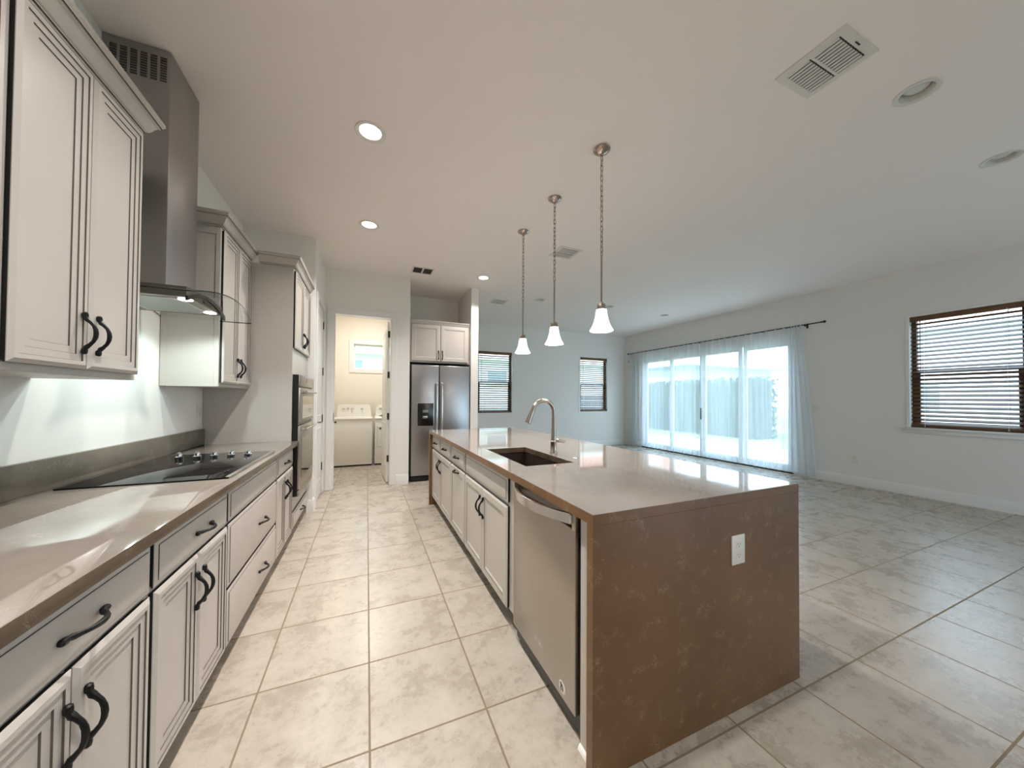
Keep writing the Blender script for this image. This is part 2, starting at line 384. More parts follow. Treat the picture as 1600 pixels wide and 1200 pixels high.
CANS_LIT = [(0.0, 2.52), (0.0, 3.89), (1.615, 4.91), (0.0, 1.15), (0.0, -.22)]  # last two are added out of frame as fill
CANS_OFF = [(2.94, 5.58), (4.40, 5.43), (5.94, 5.50), (2.99, .905), (4.39, .905)]
CAN_R = {}
def make_ceiling():
    bm = bmesh.new(); edges = []
    def ring(pts):
        v = [bm.verts.new(p) for p in pts]
        edges.extend(bm.edges.new((v[i], v[(i + 1) % len(v)])) for i in range(len(v)))
    ring([(XL, YB, ZC), (XR, YB, ZC), (XR, YF, ZC), (XL, YF, ZC)])
    for x, y in CANS_LIT + CANS_OFF:
        ring([(x + .073 * math.cos(2 * math.pi * k / 32), y + .073 * math.sin(2 * math.pi * k / 32), ZC) for k in range(32)])
    bmesh.ops.triangle_fill(bm, edges=edges, use_beauty=True)
    for f in bm.faces:
        if f.normal.z > 0: f.normal_flip()
    z = 3.4
    v = [bm.verts.new(p) for p in [(XL - .14, YB - .14, z), (XR + .14, YB - .14, z), (XR + .14, YF + .14, z), (XL - .14, YF + .14, z)]]
    bm.faces.new(v)
    me = bpy.data.meshes.new('ceiling'); bm.to_mesh(me); bm.free(); me.materials.append(M['ceil'])
    o = bpy.data.objects.new('ceiling', me); COL.objects.link(o); structure(o)
make_ceiling()

BB = [(0, 0), (.014, 0), (.014, .105), (.009, .12), (.009, .128), (.004, .14), (0, .14)]
def baseboard(name, path): structure(MB().sweep(BB, path).build(name, 'trim'))
baseboard('baseboard_right', [(XR, 3.56), (XR, YB)][::1])
baseboard('baseboard_right_far', [(XR, YF), (XR, 7.28)])
baseboard('baseboard_far', [(1.70, YF), (XR, YF)])
baseboard('baseboard_laundry', [(.412, 5.42), (.60, 5.42)])
baseboard('baseboard_pier', [(1.575, 5.42), (1.70, 5.42), (1.70, YF)])
baseboard('baseboard_end', [(-.62, 4.46), (-.56, 4.46), (-.56, 4.585)])
baseboard('baseboard_back', [(WB[0], YB), (XL, YB)])
baseboard('baseboard_laundry_far', [(-.68, YF), (1.57, YF)])

def casing(name, ax, f, a0, a1, z0, z1, w=.07, t=.014, sgn=-1, bottom=False):
    """flat door or window casing on the wall face f around the opening"""
    mb = MB()
    def put(p, q, u, v):
        g = sorted((f, f + sgn * t))
        if ax == 0: mb.box(g[0], g[1], p, q, u, v, 0, .003, 1)
        else: mb.box(p, q, g[0], g[1], u, v, 0, .003, 1)
    put(a0 - w, a0, z0, z1 + w); put(a1, a1 + w, z0, z1 + w); put(a0, a1, z1, z1 + w)
    if bottom: put(a0 - w, a1 + w, z0 - w, z0)
    return structure(mb.build(name, 'trim'))
casing('trim_1', 1, 5.42, -.455, .335, 0, 2.52, .075)
casing('trim_2', 0, -.56, 4.66, 5.30, 0, 2.50, .07, .014, 1)
casing('trim_3', 1, YF, WLn[0], WLn[1], WLn[2], WLn[3], .085, .018, -1, True)
casing('trim_4', 0, XR, WR[0], WR[1], WR[2], WR[3], .035, .008)
casing('trim_5', 1, YF, W1[0], W1[1], W1[2], W1[3], .045, .01, -1, True)
casing('trim_6', 1, YF, W2[0], W2[1], W2[2], W2[3], .055, .01, -1, True)
structure(MB().box(XR - .035, XR + .02, 1.21, 2.29, .915, .945, 0, .006).box(XR - .018, XR, 1.23, 2.27, .865, .915, 0, .006).build('trim_7', 'trim'))
# jamb of the laundry doorway
structure(MB().box(-.455, -.440, 5.415, 5.57, 0, 2.52).box(.320, .335, 5.415, 5.57, 0, 2.52).box(-.44, .32, 5.415, 5.57, 2.505, 2.52).box(-.44, -.428, 5.47, 5.49, 0, 2.505)
          .box(-.4415, -.4385, 5.49, 5.515, 1.03, 1.17).build('trim_8', 'trim'))
structure(MB().box(-.4402, -.4365, 5.43, 5.545, .955, 1.085).build('trim_9', 'hinge'))      # dark strike plate on the left jamb

# windows: bronze sash with a meeting rail, panes
def window(name, ax, f, a0, a1, z0, z1, mat='bronze', rail=True, fw=.045, depth=.05, off=.07):
    mb = MB(); g0, g1 = f + off, f + off + depth
    def put(mb_, p, q, u, v, a=g0, b=g1):
        if ax == 0: mb_.box(a, b, p, q, u, v)
        else: mb_.box(p, q, a, b, u, v)
    put(mb, a0, a0 + fw, z0, z1); put(mb, a1 - fw, a1, z0, z1); put(mb, a0 + fw, a1 - fw, z0, z0 + fw); put(mb, a0 + fw, a1 - fw, z1 - fw, z1)
    zm = (z0 + z1) / 2
    if rail:
        put(mb, a0 + fw, a1 - fw, zm - .022, zm + .03)
        put(mb, a0 + fw, a0 + fw + .03, z0 + fw, zm - .022, g0, g0 + .025); put(mb, a1 - fw - .03, a1 - fw, z0 + fw, zm - .022, g0, g0 + .025)
        put(mb, a0 + fw + .03, a1 - fw - .03, z0 + fw, z0 + fw + .035, g0, g0 + .025)
    o = structure(mb.build(name, mat, smooth=0)); mp = MB(); m = (g0 + g1) / 2
    if ax == 0: mp.quad([(m, a0 + fw, z0 + fw), (m, a1 - fw, z0 + fw), (m, a1 - fw, z1 - fw), (m, a0 + fw, z1 - fw)])
    else: mp.quad([(a0 + fw, m, z0 + fw), (a1 - fw, m, z0 + fw), (a1 - fw, m, z1 - fw), (a0 + fw, m, z1 - fw)])
    mp.build('pane', 'pane', o, 0); return o
window('window_1', 0, XR, *WR); window('window_2', 1, YF, *W1); window('window_3', 1, YF, *W2)
window('window_added', 1, YB - .14, *WB, mat='vinyl', rail=False, fw=.07, off=.04)  # glazing of the added rear opening
window('window_4', 1, YF, *WLn, mat='vinyl', rail=False, fw=.03)

# four-panel sliding glass door
def sliding_door():
    mb = MB(); a, b = XR + .03, XR + .12
    mb.box(a, b, SL[0], SL[0] + .05, 0, 2.45).box(a, b, SL[1] - .05, SL[1], 0, 2.45).box(a, b, SL[0] + .05, SL[1] - .05, 2.39, 2.45).box(a, b, SL[0] + .05, SL[1] - .05, 0, .035)
    o = structure(mb.build('door_1', 'vinyl', smooth=0), 'white sliding glass door of four panels behind sheer curtains')
    ys = [3.67, 4.545, 5.42, 6.295, 7.17]
    for k in range(4):
        y0, y1 = ys[k], ys[k + 1]; x = XR + (.085 if k in (0, 3) else .045); w = .075
        m = MB(); m.box(x, x + .03, y0, y0 + w, .035, 2.39).box(x, x + .03, y1 - w, y1, .035, 2.39).box(x, x + .03, y0 + w, y1 - w, .035, .14).box(x, x + .03, y0 + w, y1 - w, 2.30, 2.39)
        s = m.build('sliding_panel', 'vinyl', o, 0)
        MB().quad([(x + .015, y0 + w, .14), (x + .015, y1 - w, .14), (x + .015, y1 - w, 2.30), (x + .015, y0 + w, 2.30)]).build('pane', 'pane', s, 0)
        if k == 2: MB().box(x - .03, x, y0 + .025, y0 + .045, .86, 1.12, 0, .006).build('handle', 'hinge', s)
    MB().box(XR - .005, XR + .03, SL[0] + .0, SL[1], 0.0005, .03).build('threshold', 'bronze', o, 0)
sliding_door()

# interior doors (moulded panels)
def panel_door(name, w, hgt, loc, rz, label, hinges, knuckle_y, panels):
    """local x 0..w from the hinge, front at y=0 facing -y, thickness .035"""
    o = MB(); t = .035
    o.box(0, w, 0, t, .012, hgt, 0, .002, 1)
    d = o.build(name, 'trim'); d.location = loc; d.rotation_euler = (0, 0, math.radians(rz)); structure(d, label)
    for (z0, z1) in panels:
        for face in (0, 1):
            mb = MB(); y0 = -.0005 if face == 0 else t + .0005; s = -1 if face == 0 else 1
            x0, x1 = .10, w - .10
            def rect(i, y): return [(x0 + i, y, z0 + i), (x1 - i, y, z0 + i), (x1 - i, y, z1 - i), (x0 + i, y, z1 - i)]
            mb.loops([rect(0, y0), rect(.012, y0 + s * .007), rect(.024, y0 + s * .001), rect(.05, y0 + s * .006)], 0, cap1=0)
            mb.build('raised_panel', 'trim', d)
    for z in hinges:
        ky = -.006 if knuckle_y < 0 else t + .006
        MB().box(-.008, .004, min(ky, t * .15), max(ky, t * .85), z - .05, z + .05).tube([(-.004, ky, z - .052), (-.004, ky, z + .052)], .007, 8).build('hinge', 'hinge', d)
    for face in (0, 1):
        y = 0 if face == 0 else t; s = -1 if face == 0 else 1
        mb = MB(); mt = Matrix.Rotation(math.radians(90 * -s), 4, 'X')
        mb.lathe([(.026, 0), (.026, .006), (.018, .012), (.009, .014), (.009, .045)], (w - .065, y, 1.0), 16, 0, Matrix.Rotation(math.radians(90 if s < 0 else -90), 4, 'X'))
        mb.tube([(w - .065, y + s * .045, 1.0), (w - .10, y + s * .047, 1.0), (w - .175, y + s * .044, 1.0)], [.010, .009, .007], 8)
        mb.build('lever_handle', 'nickel', d)
    return d
PANELS = [(.22, .92), (1.06, 2.36)]
panel_door('door_2', .62, 2.49, (-.602, 5.29, 0), -90, 'white panelled hall door with dark hinges and lever handle', [.37, 1.02, 1.66, 2.29], 1, PANELS)
panel_door('door_3', .755, 2.49, (.318, 5.585, 0), 93.0, 'white panelled laundry door standing open into the laundry', [.37, 1.02, 1.66, 2.29], -1, PANELS)

# ------------------------------------------------------------------ cabinets (local frame: x width, -y front, z up)
def rect(x0, x1, z0, z1, i, y): return [(x0 + i, y, z0 + i), (x1 - i, y, z0 + i), (x1 - i, y, z1 - i), (x0 + i, y, z1 - i)]
def front_door(x0, x1, z0, z1, parent, stile=.055, fine=True):
    mb = MB()
    mb.box(x0 + .004, x1 - .004, -.008, 0, z0 + .004, z1 - .004, 2)  # dark slab standing in for the shadow behind the door
    if fine:
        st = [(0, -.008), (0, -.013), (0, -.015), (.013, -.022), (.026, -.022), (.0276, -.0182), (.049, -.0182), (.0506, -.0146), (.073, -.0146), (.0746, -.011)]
        mt = [2, 0, 0, 0, 1, 0, 1, 0, 1]  # back of the door edge painted dark as shade
    else:
        st = [(0, -.008), (0, -.013), (0, -.015), (.011, -.022), (stile, -.022), (stile + .001, -.019), (stile + .010, -.018), (stile + .016, -.0125)]
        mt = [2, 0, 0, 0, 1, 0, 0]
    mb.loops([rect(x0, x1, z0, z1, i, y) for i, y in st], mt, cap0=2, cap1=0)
    return mb.build('door', ['cab', 'glaze', 'shadow_gap'], parent, 25)
def front_drawer(x0, x1, z0, z1, parent, name='drawer'):
    mb = MB()
    mb.box(x0 + .004, x1 - .004, -.008, 0, z0 + .004, z1 - .004, 2)  # dark slab standing in for the shadow behind the drawer
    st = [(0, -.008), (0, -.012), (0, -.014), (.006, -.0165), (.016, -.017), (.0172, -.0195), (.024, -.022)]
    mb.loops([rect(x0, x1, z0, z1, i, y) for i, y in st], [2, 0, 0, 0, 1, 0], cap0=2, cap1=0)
    return mb.build(name, ['cab', 'glaze', 'shadow_gap'], parent, 25)
def handle_mesh():
    if 'pull' in bpy.data.meshes: return bpy.data.meshes['pull']
    mb = MB()
    pr = [(-.0735, .004, .0048), (-.070, .005, .0082), (-.061, .006, .0088), (-.054, .008, .0066), (-.047, .012, .0078), (-.040, .019, .0060), (-.028, .028, .0056), (-.014, .033, .0064), (0, .0345, .0070)]
    pr = pr + [(-a, b, c) for a, b, c in reversed(pr[:-1])]
    mb.tube([(0, -b, a) for a, b, c in pr], [c for a, b, c in pr], 8)
    for s in (-1, 1): mb.tube([(0, .0, s * .058), (0, -.007, s * .058)], .0055, 8)
    o = mb.build('handle', 'black'); me = o.data; me.name = 'pull'; bpy.data.objects.remove(o); return me
def handle(parent, x, z, vertical=True, y=-.022):
    o = bpy.data.objects.new('handle', handle_mesh()); COL.objects.link(o); o.parent = parent; o.location = (x, y, z)
    if not vertical: o.rotation_euler = (0, math.radians(90), 0)
    return o

def carcass(w, d, z0, z1, parent, top=True, hole=None, toe=True, side=False):
    mb = MB(); t = .018
    mb.box(0, t, .02, d, z0, z1); mb.box(w - t, w, .02, d, z0, z1); mb.box(t, w - t, .02, d, z0, z0 + t); mb.box(t, w - t, d - .01, d, z0 + t, z1)
    if side: mb.box(-.004, 0, .0, .026, z0, z1, 0, .001, 1); mb.box(-.004, 0, d - .03, d, z0, z1, 0, .001, 1); mb.box(-.004, 0, .026, d - .03, z1 - .05, z1)
    if top: mb.box(t, w - t, .02, d - .01, z1 - t, z1)
    if hole is None: mb.box(0, w, 0, .02, z0, z1, 0, .0015, 1)
    else:
        a, b, u, v = hole
        mb.box(0, a, 0, .02, z0, z1); mb.box(b, w, 0, .02, z0, z1); mb.box(a, b, 0, .02, z0, u); mb.box(a, b, 0, .02, v, z1)
    o = mb.build('carcass', 'cab', parent, 25)
    if toe: MB().box(0, w, .075, .09, 0, z0).box(0, .018, .09, d, 0, z0).box(w - .018, w, .09, d, 0, z0).build('toe_kick', 'toe', parent, 0)
    return o
CROWN = [(0, 0), (.007, 0), (.007, .010), (.013, .010), (.013, .015), (.018, .017), (.024, .024), (.029, .034), (.034, .046), (.041, .056), (.048, .060), (.048, .066), (.054, .066), (.054, .072), (.060, .080), (.060, .092), (0, .092)]
def crown(path, z, parent, prof=CROWN):
    mb = MB().sweep([(o, z + h) for o, h in prof], path); n = len(prof)
    for k, f in enumerate(mb.bm.faces):
        if k < n * (len(path) - 1):
            i = k % n; p, q = prof[i], prof[(i + 1) % n]
            if abs(p[1] - q[1]) < 1e-6 and 0 < q[0] - p[0] < .0075 and p[1] < .08: f.material_index = 1      # glazed ledges
    return mb.build('crown_molding', ['cab', 'glaze'], parent, 18)

def base_cabinet(label, loc, rz, w, spec, d=.624, zt=.872, group='base cabinets', **kw):
    r = thing('base_cabinet', label, 'cabinet', loc, rz, group)
    carcass(w, d, .10, zt, r, top=False)
    for k in spec:
        kind, x0, x1, z0, z1 = k[:5]
        if kind == 'door': f = front_door(x0, x1, z0, z1, r, fine=kw.get('fine', True), stile=kw.get('stile', .055))
        else: f = front_drawer(x0, x1, z0, z1, r, 'drawer' if kind == 'drawer' else 'false_front')
        for hx, hz, v in k[5:]: handle(f, hx, hz, v)
    return r
LX = -.622                      # face frame plane of the left run
def two_doors(w, zb=.105, zt=.69, hz=.555, e=.012):
    c = w / 2
    return [('door', e, c - .002, zb, zt, (c - .030, hz, True)), ('door', c + .002, w - e, zb, zt, (c + .030, hz, True))]
base_cabinet('nearest off-white base cabinet with drawer, cut by the lower frame edge', (LX, .79, 0), 90, .618,
             [('drawer', .012, .606, .705, .850, (.325, .776, False))] + two_doors(.618), group='base cabinets under the left counter')
base_cabinet('off-white base cabinet with one drawer beside the three-drawer unit under the cooktop', (LX, 1.408, 0), 90, .620,
             [('drawer', .012, .608, .705, .850, (.340, .776, False))] + two_doors(.620), group='base cabinets under the left counter')
base_cabinet('wide three-drawer base cabinet under the black cooktop', (LX, 2.028, 0), 90, .955,
             [('false', .012, .943, .705, .850), ('drawer', .012, .943, .388, .690, (.56, .53, False)), ('drawer', .012, .943, .105, .373, (.575, .23, False))], group='base cabinets under the left counter')
base_cabinet('off-white base cabinet between the cooktop drawers and the oven cabinet', (LX, 2.983, 0), 90, .585,
             [('drawer', .014, .573, .705, .850, (.29, .776, False))] + two_doors(.585), group='base cabinets under the left counter')

# wall cabinets
UX = -.942
def wall_cabinet(label, y0, w, path, d=.305, z0=1.375, z1=2.475):
    r = thing('wall_cabinet', label, 'cabinet', (UX, y0, 0), 90, 'wall cabinets above the left counter')
    carcass(w, d, z0, z1, r, toe=False, side=y0 > 2)
    c = w / 2
    for x0, x1, hx in ((.012, c - .002, c - .034), (c + .002, w - .012, c + .034)):
        f = front_door(x0, x1, z0 + .025, z1 - .012, r); handle(f, hx, 1.525)
    crown(path, z1, r)
    return r
D = .305
wall_cabinet('off-white wall cabinet with two doors in front of the steel range hood', 1.402, .612, [(0, 0), (.612, 0), (.612, D)])
wall_cabinet('off-white wall cabinet mostly cut off by the frame edge, nearest of all', .785, .614, [(0, 0), (.614, 0)])
wall_cabinet('off-white wall cabinet between the range hood and the tall oven cabinet', 2.925, .642, [(0, D), (0, 0), (.642, 0)])

# tall oven cabinet
def oven_cabinet():
    w, d = .868, .625
    r = thing('oven_cabinet', 'tall off-white cabinet holding the wall oven at the end of the counter', 'cabinet', (LX, 3.572, 0), 90)
    carcass(w, d, .10, 2.475, r, hole=(.028, w - .028, .40, 1.515))
    c = w / 2
    for x0, x1, hx in ((.014, c - .002, c - .034), (c + .002, w - .014, c + .034)):
        f = front_door(x0, x1, 1.75, 2.455, r); handle(f, hx, 1.875)
    f = front_drawer(.014, w - .014, .112, .255, r); handle(f, c, .19, False)
    crown([(0, .255), (0, 0), (w, 0)], 2.475, r)
oven_cabinet()
def wall_oven():
    r = thing('wall_oven', 'double wall oven with black sides and steel doors in the tall cabinet', 'oven', (LX, 3.600, 0), 90)
    w = .812
    MB().box(.004, w - .004, -.045, .50, .402, 1.513, 0, .003, 1).build('housing', 'bplastic', r)
    c = MB().box(.004, w - .004, -.066, -.045, 1.405, 1.512, 0, .004).build('control_panel', 'steelx', r)
    MB().box(.30, .52, -.068, -.066, 1.44, 1.485).build('display', 'bglass', c)
    for z0, z1, g0, g1 in ((1.075, 1.392, 1.105, 1.315), (.465, 1.045, .56, .925)):
        dr = MB().box(.004, w - .004, -.066, -.045, z0, z1, 0, .005).build('oven_door', 'steelx', r)
        MB().box(.075, w - .075, -.0685, -.066, g0, g1, 0, .001, 1).build('oven_window', 'mirror', dr)
        z = z1 - .038; hb = MB().tube([(.06, -.100, z), (w - .10, -.100, z)], .011, 12)
        for x in (.09, w - .13): hb.tube([(x, -.066, z), (x, -.100, z)], .009, 8)
        hb.build('handle', 'steelx', dr)
    MB().box(.004, w - .004, -.06, -.045, .402, .455, 0, .003, 1).build('vent_trim', 'steelx', r)
wall_oven()

# left countertop with backsplash
def left_counter():
    r = thing('countertop', 'long grey-brown quartz countertop along the left wall', 'countertop', (0, 0, 0))
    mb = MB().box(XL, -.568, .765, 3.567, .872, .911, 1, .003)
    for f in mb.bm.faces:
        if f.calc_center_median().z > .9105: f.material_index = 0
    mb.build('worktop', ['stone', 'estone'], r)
    tag(MB().box(XL, -1.228, .765, 3.566, .911, 1.042, 0, .003).build('backsplash', 'dstone'), 'low grey quartz backsplash strip behind the cooktop', 'backsplash')
left_counter()

def cooktop():
    r = thing('cooktop', 'black glass cooktop with five chrome knobs set in the left counter', 'cooktop', (-.907, 2.483, .911))
    MB().box(-.288, .297, -.448, .45, 0, .007, 0, .002).build('glass_top', 'bglass', r)
    MB().box(.283, .303, -.44, .44, .0, .011, 0, .003).build('front_trim', 'steelx', r)
    for k, x in enumerate((-.188, -.098, -.010, .080, .172)):
        MB().lathe([(.021, .007), (.022, .011), (.018, .014), (.015, .016), (.0145, .030), (.013, .033), (.0, .033)], (x, .325, 0), 20).box(x - .004, x + .004, .308, .342, .018, .040, 0, .002).build('knob', 'chrome', r)
cooktop()

# range hood
BODY_Z = 1.818
def range_hood():
    r = thing('range_hood', 'steel chimney range hood with curved glass canopy over the cooktop', 'range hood', (XL, 2.48, 0))
    Y0, Y1 = -.135, .200          # chimney
    ch = MB().box(.002, .268, Y0, Y1, 1.868, ZC - .003, 0, .006, 2).build('chimney', 'steelz', r)
    mb = MB()
    for k in range(6):
        x0 = .030 + k * .039
        for j in range(10): mb.box(x0, x0 + .027, Y0 - .0012, Y0 + .001, 2.965 + j * .0135, 2.965 + j * .0135 + .0085)
    mb.build('vent_slots', 'ventdark', ch, 0)
    B0, B1, BX = -.225, .225, .395
    b = MB().prism([(.002, B0), (BX - .01, B0), (BX, B0 + .02), (BX, B1 - .02), (BX - .01, B1), (.002, B1)], 2, BODY_Z, 1.872).build('hood_body', 'shadesteel', r, 20)
    MB().loops([[(x, y, z) for x, y in ((.06 + i, B0 + .05 + i), (.30 - i, B0 + .05 + i), (.345 - i, B0 + .11), (.345 - i, B1 - .11), (.30 - i, B1 - .05 - i), (.06 + i, B1 - .05 - i))] for i, z in ((0, BODY_Z - .0005), (.0, BODY_Z - .003), (.008, BODY_Z - .003), (.008, BODY_Z - .001))], 0, cap0=0, cap1=0).build('filter_frame', 'trim', b)
    MB().prism([(.068, B0 + .058), (.30, B0 + .058), (.337, B0 + .11), (.337, B1 - .11), (.30, B1 - .058), (.068, B1 - .058)], 2, BODY_Z - .0035, BODY_Z - .001).build('grease_filter', 'filter', b)
    # black arched strip on the fascia
    n = 24; lo, hi = [], []
    for i in range(n + 1):
        t = -1 + 2 * i / n; y = .25 * t; z = 1.876 - .056 * t * t; hi.append((y, z)); lo.append((y, z - .019 - .006 * abs(t)))
    MB().prism(hi + lo[::-1], 0, BX - .004, BX + .006).build('arched_trim', 'bplastic', r)
    MB().box(BX, BX + .003, -.055, .055, 1.830, 1.847, 0, .0012, 1).build('control_buttons', 'bplastic', r)
    for y in (-.165, .140):
        MB().lathe([(.030, -.002), (.030, .001)], (.36, y, BODY_Z - .0015), 20).build('lamp_lens', 'lens', b)
    # glass canopy, bent across its width
    top, bot = [], []; nu, nv = 28, 8; yh = .45
    gz = lambda y: 1.880 + .014 * (y / yh) - .066 * (y / yh) ** 2
    gx = lambda y: .488 + .035 * (1 - (y / yh) ** 2)
    bm = bmesh.new(); g = {}
    for s_, off in ((0, 0), (1, -.006)):
        for i in range(nu + 1):
            y = -yh + 2 * yh * i / nu
            for j in range(nv + 1): g[s_, i, j] = bm.verts.new((.004 + (gx(y) - .004) * j / nv, y, gz(y) + off))
    for s_ in (0, 1):
        for i in range(nu):
            for j in range(nv):
                q = (g[s_, i, j], g[s_, i + 1, j], g[s_, i + 1, j + 1], g[s_, i, j + 1]); bm.faces.new(q)
    rim = [(0, j) for j in range(nv)] + [(i, nv) for i in range(nu)] + [(nu, j) for j in range(nv, 0, -1)] + [(i, 0) for i in range(nu, 0, -1)]
    for k in range(len(rim)):
        a, c = rim[k], rim[(k + 1) % len(rim)]
        f = bm.faces.new((g[0, a[0], a[1]], g[0, c[0], c[1]], g[1, c[0], c[1]], g[1, a[0], a[1]])); f.material_index = 1
    mb = MB(); mb.bm.free(); mb.bm = bm; mb.build('glass_canopy', ['hoodglass', 'glassedge'], r)
range_hood()
for y in (2.315, 2.62): lamp('hood_lamp', 'SPOT', (XL + .36, y, BODY_Z - .008), 10.5, (.80, 1.0, .99), .018, (0, 0, -1), angle=155, blend=.4)

# wall plates
def outlet(name, label, loc, rz, gang='outlet', w=.074, h=.118):
    r = thing(name, label, 'outlet' if gang == 'outlet' else 'switch', loc, rz)
    MB().box(-w / 2, w / 2, -.006, 0, -h / 2, h / 2, 0, .002).build('cover_plate', 'wplastic', r)
    if gang == 'outlet':
        for z in (.022, -.022):
            s = MB().box(-.016, .016, -.0075, -.006, z - .014, z + .014, 0, .0006, 1).build('socket', 'wplastic', r)
            MB().box(-.008, -.006, -.0082, -.0075, z - .003, z + .007).box(.006, .008, -.0082, -.0075, z - .002, z + .006).box(-.002, .002, -.0082, -.0075, z - .010, z - .006).build('slots', 'grey', s, 0)
    else:
        for x in (-.023, .023): MB().box(x - .016, x + .016, -.010, -.006, -.033, .033, 0, .002).build('rocker', 'wplastic', r)
    return r
outlet('wall_outlet', 'white outlet plate on the left wall just past the cooktop', (XL, 3.50, 1.19), 90)
outlet('wall_outlet', 'white duplex outlet on the brown waterfall end of the island', (1.455, .963, .674), 0, w=.080, h=.122)
outlet('wall_outlet', 'white outlet low on the right wall beneath the window', (XR, 2.80, .41), -90)
outlet('light_switch', 'white double rocker switch plate beside the sheer curtain', (XR, 3.27, 1.195), -90, 'switch', w=.118)

# ------------------------------------------------------------------ island
IX = .767                       # face frame plane, doors face -x
def ib(label, y1, w, spec, group='island cabinets'):
    return base_cabinet(label, (IX, y1, 0), -90, w, spec, group=group, fine=False, stile=.05)
w = 1.0; c = .5
ib('island cabinet with two drawers above two doors at the refrigerator end', 4.232, 1.0,
   [('drawer', .014, c - .012, .705, .848, (.25, .78, False)), ('drawer', c + .012, w - .010, .705, .848, (.745, .78, False)),
    ('door', .014, c - .003, .105, .685, (c - .035, .555, True)), ('door', c + .003, w - .010, .105, .685, (c + .035, .555, True))])
ib('narrow island cabinet with one drawer over a pull-out door with horizontal handle', 3.230, .507,
   [('drawer', .012, .495, .705, .848, (.25, .78, False)), ('door', .012, .495, .105, .685, (.25, .652, False))])
def sink_cabinet():
    w, c = 1.003, .46
    ib('island sink cabinet with plain false front above two doors', 2.721, w,
       [('false', .012, .909, .705, .848), ('door', .012, c - .002, .105, .685, (c - .035, .555, True)), ('door', c + .002, .909, .105, .685, (c + .035, .555, True))])
sink_cabinet()
def dishwasher():
    r = thing('dishwasher', 'stainless steel dishwasher with bowed bar handle in the island', 'dishwasher', (IX, 1.706, 0), -90)
    w = .606
    MB().box(.004, w - .004, .0, .58, .02, .866, 0, .002, 1).build('tub', 'bplastic', r)
    d = MB().box(.002, w - .010, -.025, .0, .095, .800, 0, .004).box(.002, .030, -.025, 0, .79, .866, 0, .003).box(.570, w - .010, -.025, 0, .79, .866, 0, .003).build('door', 'steelx', r)
    MB().box(.03, .57, -.004, 0, .80, .866).build('handle_pocket', 'shadesteel', d, 0)
    n = 18; lp = []
    for i in range(n + 1):
        t = -1 + 2 * i / n; x = .302 + .268 * t; y = -.026 - .072 * (1 - t * t)
        lp.append([(x, y - .006, .818), (x, y + .006, .818), (x, y + .006, .858), (x, y - .006, .858)])
    h = MB().loops(lp, 0, cap0=0, cap1=0); 
    for x in (.036, .568): h.box(x - .012, x + .012, -.034, -.024, .824, .854)
    h.build('handle', 'nickelbright', d, 40)
    # round badge and faint lettering
    mt = Matrix.Rotation(math.radians(90), 4, 'X')
    b = MB().lathe([(.026, 0), (.026, .0015), (.022, .002), (.0, .002)], (.508, -.025, .142), 28, 0, mt).build('badge', 'chrome', d)
    MB().lathe([(.021, .002), (.021, .0026)], (.508, -.025, .142), 28, 0, mt).build('badge_face', 'wplastic', b)
    MB().tube([(.497, -.028, .157), (.503, -.028, .150), (.501, -.028, .138), (.507, -.028, .130)], .0026, 6).tube([(.510, -.028, .153), (.517, -.028, .143), (.514, -.028, .130)], .0018, 6).tube([(.503, -.028, .148), (.510, -.028, .153)], .0018, 6).build('badge_mark', 'black', b)
    t = bpy.data.curves.new('lettering', 'FONT'); t.body = 'Whirlpool'; t.size = .020; t.align_x = 'CENTER'; t.extrude = .0004
    o = bpy.data.objects.new('lettering', t); COL.objects.link(o); o.parent = d; o.location = (.30, -.0254, .180); o.rotation_euler = (math.radians(90), 0, 0)
    me = bpy.data.meshes.new_from_object(o); me.materials.clear(); me.materials.append(M['chrome']); q = bpy.data.objects.new('lettering', me); COL.objects.link(q); q.parent = d; q.location = o.location; q.rotation_euler = o.rotation_euler; bpy.data.objects.remove(o); q.name = 'lettering'
    MB().tube([(.262, -.0255, .192), (.275, -.0255, .200), (.30, -.0255, .199), (.318, -.0255, .193)], .0008, 5).build('lettering_swirl', 'chrome', d)
    MB().box(.002, w - .010, .045, .06, 0, .09).build('toe_panel', 'toe', r, 0)
dishwasher()
tag(MB().box(.752, .772, 1.0, 1.088, 0, .872).build('filler_panel', 'cab', smooth=0), 'narrow off-white filler strip between dishwasher and brown waterfall panel', 'panel')
tag(MB().prism([(.740, 0), (.752, 0), (.752, .018), (.748, .016), (.742, .008)], 1, 1.0, 1.088).build('shoe_molding', 'trim'), 'short white shoe moulding at the foot of the filler strip', 'moulding')

